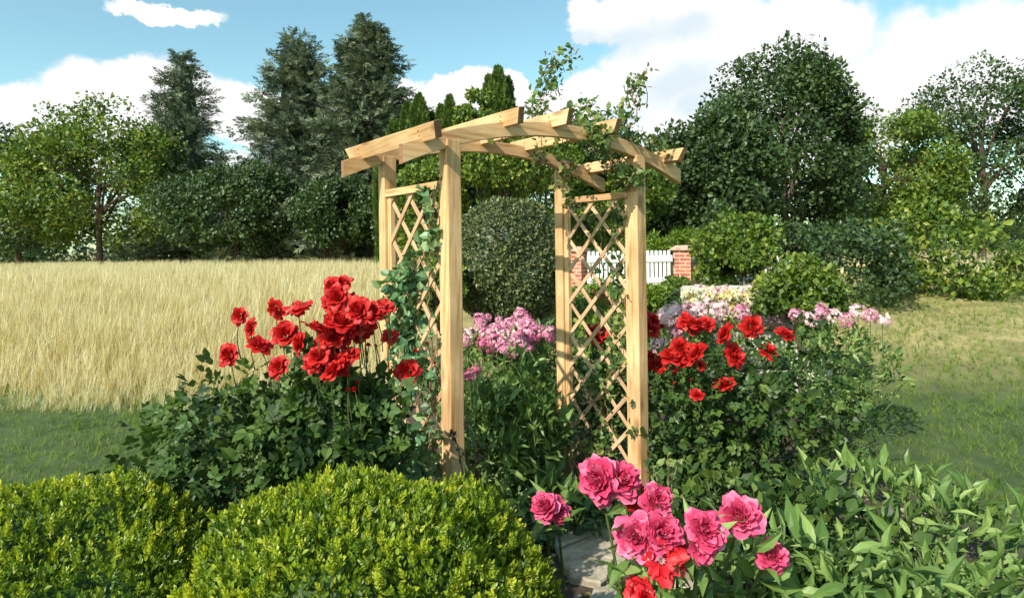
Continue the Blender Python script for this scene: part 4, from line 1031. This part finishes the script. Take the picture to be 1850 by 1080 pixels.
# distant woodland closing the horizon
a = Acc(); rr = np.random.default_rng(9)
for i in range(110):
    x = -95 + i * 1.75 + rr.normal() * .5; y = 62 + rr.uniform(-4, 8); h = rr.uniform(2.0, 3.6)
    P, Nn = shell((x, y, 1 + h * .5), (2.2, 2, h * .75), 420, .4, .12, 4, i); leaves(a, P, Nn, SMW, .42, (.1, .8), .8, .2, .3, i)
o = a.obj('woodland', M['dark']); tag(o, 'far dark woodland along the horizon beyond the field', 'woodland', kind='stuff')

# ================================================================== FIELD
a = Acc(); rr = np.random.default_rng(12)
def tufts(n, x0, x1, y0, y1, s0, s1, cond=None):
    y = y0 + (y1 - y0) * rr.random(n) ** 1.1; x = rr.uniform(x0, x1, n) * (.35 + .65 * (y - y0) / (y1 - y0)) if False else rr.uniform(x0, x1, n)
    ok = ((x < -.2 * y + .35) | (y > 15.5)) & (y > 7.5 + .35 * np.sin(x * 1.7) + .25 * np.sin(x * 4.1) + .35 * rr.normal(size=n))
    x, y = x[ok], y[ok]; n = len(x)
    P = np.stack([x, y, gh(y) - .02], 1)
    ax = nrm(np.array([.08, 0, 1.]) + rr.normal(size=(n, 3)) * .14); th = rr.uniform(0, 6.28, n)
    a.inst(BLADE, P, orient(ax, np.stack([np.cos(th), np.sin(th), np.zeros(n)], 1)), rr.uniform(s0, s1, n) * np.clip((y - 6.9) / 1.7, .3, 1), rr.uniform(.1, .95, n))
tufts(12000, -8, -1.2, 7.2, 10.5, .42, .62)
tufts(12000, -10, -1.6, 10, 15, .45, .62)
tufts(16000, -22, 12, 15, 27, .45, .62)
o = a.obj('field_grass', M['grass']); tag(o, 'pale ripe grass of the field behind the roses', 'field', kind='stuff')
# wild plants at the far margin of the field
a = Acc()
for i in range(46):
    u = rr.uniform(566, 690); Y = rr.uniform(26, 27); p = at(u, 462, Y); p[2] = gh(Y)
    tube(a, [p, p + [rr.normal() * .25, 0, .75], p + [rr.normal() * .5 + .2, 0, 1.25]], [.02, .015, .01], 4, rr.random())
o = a.obj('dry_stalks', M['cane']); tag(o, 'dry bent stalks standing along the far margin of the field', 'dry stalks', kind='stuff')

# ================================================================== FENCE, PILLARS, WALL, POT
def box(acc, c, s, rz=0, bev=0):
    c = np.asarray(c, float); hx, hy, hz = np.asarray(s, float) / 2
    V = np.array([(x, y, z) for z in (-hz, hz) for y in (-hy, hy) for x in (-hx, hx)]); cr, sr = math.cos(rz), math.sin(rz)
    V = V @ np.array([[cr, sr, 0], [-sr, cr, 0], [0, 0, 1]]) + c
    acc.add(V, [(0, 2, 3, 1), (4, 5, 7, 6), (0, 1, 5, 4), (2, 6, 7, 3), (0, 4, 6, 2), (1, 3, 7, 5)])
FY = 13.0; g = float(gh(FY))
def picket_fence(u0, u1, label):
    q0, q1 = at(u0, 454, FY), at(u1, 455, FY)
    t = thing('picket_fence', label, 'fence', (q0[0], FY, g), group='white picket fences')
    n = int((q1[0] - q0[0]) / .0835); top = q0[2]
    for i in range(n):
        x = q0[0] + (i + .5) * .0835; a = Acc()
        w, h = .056, top - g + random.uniform(-.006, .006)
        V = [(x - w / 2, FY - .009, g + .03), (x + w / 2, FY - .009, g + .03), (x + w / 2, FY - .009, g + h - .012), (x + w / 2 - .012, FY - .009, g + h), (x - w / 2 + .012, FY - .009, g + h), (x - w / 2, FY - .009, g + h - .012)]
        V = V + [(p[0], FY + .009, p[2]) for p in V]
        Fs = [(0, 1, 2, 3, 4, 5), (11, 10, 9, 8, 7, 6)] + [(k, (k + 6), (k + 1) % 6 + 6, (k + 1) % 6) for k in range(6)]
        a.add(V, Fs); a.obj('picket', M['white_paint'], t)
    for z, hh in ((top - .16, .13), (g + .16, .10)):
        a = Acc(); box(a, ((q0[0] + q1[0]) / 2, FY - .022, z), (q1[0] - q0[0], .022, hh)); a.obj('rail', M['white_paint'], t)
picket_fence(1060, 1214, 'white picket fence between the two brick pillars behind the arch')
picket_fence(1275, 1430, 'white picket fence hidden among shrubs right of the brick pillar')
def pillar(u, w, label, vt):
    q = at(u, vt, FY); t = thing('brick_pillar', label, 'pillar', (q[0], FY + .1, g), rot=math.radians(-36), group='brick gate pillars', local=True)
    H = q[2] - g; a = Acc(); box(a, (0, 0, (H - .1) / 2 - .05), (w, w, H - .1 + .1)); a.obj('shaft', M['brick'], t)
    a = Acc()
    for z0, z1, s0, s1 in ((H - .099, H - .055, w + .10, w + .10), (H - .054, H, w + .07, w * .75)):
        V = [(sx * s / 2, sy * s / 2, z) for s, z in ((s0, z0), (s1, z1)) for sx, sy in ((-1, -1), (1, -1), (1, 1), (-1, 1))]
        a.add(V, [(3, 2, 1, 0), (4, 5, 6, 7), (0, 1, 5, 4), (1, 2, 6, 5), (2, 3, 7, 6), (3, 0, 4, 7)])
    a.obj('cap', M['caps'], t)
pillar(1240, .36, 'red brick pillar with a stone cap at the right end of the picket fence', 443)
pillar(1046, .26, 'narrow brick pillar behind the rear right post', 445)
# dry-stone wall with yellow lichen
def stone_wall():
    Yw = 7.6; x0, x1 = at(1236, 540, Yw)[0], 3.3; g = float(gh(Yw)); top = at(1250, 528, Yw)[2]
    t = thing('stone_wall', 'pale rough stone wall with yellow blooms behind the phlox at the right', 'wall', (x0, Yw, g))
    a = Acc(); r = np.random.default_rng(4); z = g - .05; 
    while z < top:
        h = r.uniform(.10, .17); x = x0 + r.uniform(-.06, .02)
        while x < x1:
            w = r.uniform(.16, .38)
            V = np.array([(sx * w * .48, sy * .2, sz * h * .47) for sz in (-1, 1) for sy in (-1, 1) for sx in (-1, 1)]) * (1 + r.normal(size=(8, 3)) * .07) + [x + w / 2, Yw + r.normal() * .015, z + h / 2]
            bm = bmesh.new(); vs = [bm.verts.new(v) for v in V]
            for f in [(0, 2, 3, 1), (4, 5, 7, 6), (0, 1, 5, 4), (2, 6, 7, 3), (0, 4, 6, 2), (1, 3, 7, 5)]: bm.faces.new([vs[i] for i in f])
            bmesh.ops.bevel(bm, geom=list(bm.edges), offset=.02, segments=2, affect='EDGES'); bm.verts.index_update()
            a.add([v.co[:] for v in bm.verts], [tuple(v.index for v in f.verts) for f in bm.faces]); bm.free()
            x += w
        z += h
    a.obj('stones', M['wallstone'], t)
    st = thing('stonecrop', 'yellow and white stonecrop spilling over the pale stone wall', 'stonecrop', (x0 + .4, Yw - .1, top))
    a = Acc(); r = np.random.default_rng(8)
    for k, (mk, lo) in enumerate((('yellow', 0), ('palepink', 1))):
        a = Acc()
        for i in range(70):
            c = np.array([x0 + r.uniform(-.02, 1.5), Yw - r.uniform(.05, .30), top - r.uniform(-.05, .26 if not lo else .34)])
            P, Nn = shell(c, (.09, .07, .06), 60, .5, .1, 4, i); a.inst(FLO, P, orient(np.cross(Nn, rdir(len(P), r)), nrm(Nn + r.normal(size=Nn.shape) * .4)), .02, r.uniform(.1, .95, len(P)))
        a.obj('flowers', M[mk], st)
    a = Acc(); P, Nn = shell((x0 + .7, Yw - .16, top - .12), (.85, .16, .16), 2200, .5, .1, 4, 3); leaves(a, P, Nn, SM, .03, seed=4); a.obj('foliage', M['bright'], st)
stone_wall()
def pot(u, v, Y, wpx, label, seed):
    q = at(u, v, Y); R = wpx / 2 / F * Y; g = float(gh(Y)); H = q[2] - g
    t = thing('flower_pot', label, 'flower pot', (q[0], Y, g))
    prof = [(.62, 0), (.66, .02), (.88, .78), (1.0, .78), (1.02, .98), (.98, 1), (.90, 1), (.86, .8), (.8, .78)]
    n = 28; V = []; Fs = []
    for r_, z in prof:
        for k in range(n): V.append((q[0] + R * r_ * math.cos(2 * math.pi * k / n), Y + R * r_ * math.sin(2 * math.pi * k / n), g + H * z))
    for i in range(len(prof) - 1):
        for k in range(n): Fs.append((i * n + k, i * n + (k + 1) % n, (i + 1) * n + (k + 1) % n, (i + 1) * n + k))
    Fs.append(tuple((len(prof) - 1) * n + k for k in range(n)))
    a = Acc(); a.add(V, Fs); a.obj('pot', M['terracotta'], t, smooth=True)
    pl = thing('potted_plant', 'small green plant growing in the terracotta pot', 'potted plant', (q[0], Y, g + H * .8)); a = Acc()
    P, Nn = shell((q[0], Y, g + H + .05), (R * 1.1, R * 1.1, .14), 260, .7, .1, 4, seed); leaves(a, P, Nn, LEAF, .07, seed=seed); a.obj('foliage', M['bright'], pl)
pot(1090, 524, 10.8, 40, 'terracotta pot before the fence seen through the right lattice', 5)
# low stone edging behind the right lattice
a = Acc(); r = np.random.default_rng(14)
for i in range(9):
    q = at(1040 + i * 13, 575 + r.uniform(-6, 6), 8.4); s = r.uniform(.07, .12)
    P = nrm(r.normal(size=(40, 3))); bm = bmesh.new()
    for v in P * [s * 1.3, s, s * .8] + [q[0], 8.4 + r.uniform(-.1, .1), gh(8.4) + .04]: bm.verts.new(v)
    bmesh.ops.convex_hull(bm, input=list(bm.verts)); bm.verts.index_update(); bm.faces.ensure_lookup_table()
    aa = Acc(); used = [v for v in bm.verts]; aa.add([v.co[:] for v in used], [tuple(v.index for v in f.verts) for f in bm.faces]); bm.free()
    o = aa.obj('rock', M['wallstone']); tag(o, 'pale rock in the row of edging rocks behind the right lattice', 'rock', 'edging rocks behind the right lattice')

# ================================================================== LIGHT AND SKY
sd = np.array([C_, S_, 0]) * -1 + np.array([-S_, C_, 0]) * -.27 + np.array([0, 0, .80]); sd = nrm(sd)
L = bpy.data.lights.new('sun', 'SUN'); L.energy = 4.9; L.angle = math.radians(.5); L.color = (1, .94, .83)
so = bpy.data.objects.new('sun', L); COL.objects.link(so); so.rotation_euler = Vector(sd).to_track_quat('Z', 'Y').to_euler(); so.location = (-5, -8, 8)
W = bpy.data.worlds.new('World'); SC.world = W; W.use_nodes = True
nt = W.node_tree; nd, ln = nt.nodes, nt.links; nd.clear()
sky = N(nd, 'ShaderNodeTexSky', sky_type='NISHITA', sun_disc=False); sky.sun_elevation = math.asin(sd[2]); sky.sun_rotation = math.atan2(sd[0], sd[1])
sky.air_density = 1.0; sky.dust_density = .6; sky.ozone_density = 1.2
tc = N(nd, 'ShaderNodeTexCoord'); sp = N(nd, 'ShaderNodeSeparateXYZ'); ln.new(tc.outputs['Generated'], sp.inputs[0])
az = N(nd, 'ShaderNodeMath', operation='ARCTAN2'); ln.new(sp.outputs[0], az.inputs[0]); ln.new(sp.outputs[1], az.inputs[1])
el = N(nd, 'ShaderNodeMath', operation='ARCSINE'); ln.new(sp.outputs[2], el.inputs[0])
ae = N(nd, 'ShaderNodeCombineXYZ'); ln.new(az.outputs[0], ae.inputs[0]); ln.new(el.outputs[0], ae.inputs[1])
def dirs(u, v):
    q = nrm(at(u, v, 1.0) - np.array([0, 0, CAMH])); return math.atan2(q[0], q[1]), math.asin(q[2])
nz0 = N(nd, 'ShaderNodeTexNoise', i_Scale=9.0, i_Detail=10.0, i_Roughness=.62); ln.new(ae.outputs[0], nz0.inputs['Vector'])
wob = N(nd, 'ShaderNodeVectorMath', operation='MULTIPLY_ADD'); wob.inputs[1].default_value = (.11, .09, 0); 
sb = N(nd, 'ShaderNodeVectorMath', operation='SUBTRACT'); sb.inputs[1].default_value = (.5, .5, .5)
ln.new(nz0.outputs['Color'], sb.inputs[0]); ln.new(sb.outputs[0], wob.inputs[0]); ln.new(ae.outputs[0], wob.inputs[2])
def blobs(lst):
    prev = None
    for u, v, ru, rv in lst:
        a0, e0 = dirs(u, v)
        s1 = N(nd, 'ShaderNodeVectorMath', operation='SUBTRACT'); s1.inputs[1].default_value = (a0, e0, 0); ln.new(wob.outputs[0], s1.inputs[0])
        s2 = N(nd, 'ShaderNodeVectorMath', operation='MULTIPLY'); s2.inputs[1].default_value = (F / ru * math.cos(e0), F / rv, 0); ln.new(s1.outputs[0], s2.inputs[0])
        s3 = N(nd, 'ShaderNodeVectorMath', operation='LENGTH'); ln.new(s2.outputs[0], s3.inputs[0])
        if prev is None: prev = s3.outputs['Value']
        else:
            mn = N(nd, 'ShaderNodeMath', operation='SMOOTH_MIN'); mn.inputs[2].default_value = .25
            ln.new(prev, mn.inputs[0]); ln.new(s3.outputs['Value'], mn.inputs[1]); prev = mn.outputs[0]
    return prev
CL = [(1190, 20, 150, 42), (1060, 25, 42, 28), (1052, 62, 22, 14), (1215, 105, 110, 62), (1140, 165, 110, 52), (1060, 185, 70, 45), (1010, 215, 90, 50), (1240, 190, 110, 70),
      (734, 168, 30, 30), (768, 172, 26, 34), (795, 160, 26, 28), (845, 160, 40, 30), (920, 170, 36, 34), (870, 180, 80, 42), (820, 205, 130, 45), (620, 215, 110, 40), (450, 200, 120, 45), (250, 160, 120, 55), (100, 240, 160, 60),
      (1400, 60, 150, 60), (1500, 190, 200, 80), (1750, 120, 160, 90), (1300, 300, 260, 60), (900, 300, 500, 50), (300, 20, 80, 16)]
d0 = blobs(CL)
mk = N(nd, 'ShaderNodeMapRange', interpolation_type='SMOOTHSTEP'); mk.inputs['From Min'].default_value = 1.12; mk.inputs['From Max'].default_value = .88; ln.new(d0, mk.inputs['Value'])
d1 = blobs([(1240, 52, 48, 24), (1225, 150, 70, 34), (1262, 190, 40, 30), (1120, 205, 60, 20), (1060, 70, 200, 26)])
mk1 = N(nd, 'ShaderNodeMapRange', interpolation_type='SMOOTHSTEP'); mk1.inputs['From Min'].default_value = 1.5; mk1.inputs['From Max'].default_value = .3; ln.new(d1, mk1.inputs['Value'])
cc = N(nd, 'ShaderNodeMix', data_type='RGBA'); cc.inputs['A'].default_value = (11.5, 11.5, 11.5, 1); cc.inputs['B'].default_value = (8.4, 9.6, 10.4, 1); ln.new(mk1.outputs[0], cc.inputs['Factor'])
tn = N(nd, 'ShaderNodeMix', data_type='RGBA', blend_type='MULTIPLY'); tn.inputs['Factor'].default_value = 1; tn.inputs['B'].default_value = (2.05, 2.52, 2.08, 1)
ln.new(sky.outputs[0], tn.inputs['A'])
mxs = N(nd, 'ShaderNodeMix', data_type='RGBA'); ln.new(mk.outputs[0], mxs.inputs['Factor']); ln.new(tn.outputs['Result'], mxs.inputs['A']); ln.new(cc.outputs['Result'], mxs.inputs['B'])
bg = N(nd, 'ShaderNodeBackground', i_Strength=.07); ln.new(mxs.outputs['Result'], bg.inputs['Color'])
wo = N(nd, 'ShaderNodeOutputWorld'); ln.new(bg.outputs[0], wo.inputs[0])

SC.view_settings.view_transform = 'Standard'; SC.view_settings.look = 'None'; SC.view_settings.gamma = 1
SC.view_settings.exposure = 0.42
SC.render.engine = 'CYCLES'
SC.cycles.max_bounces = 5; SC.cycles.diffuse_bounces = 2; SC.cycles.glossy_bounces = 2; SC.cycles.transmission_bounces = 3
for o in SC.objects:
    if '_local' in o: del o['_local']
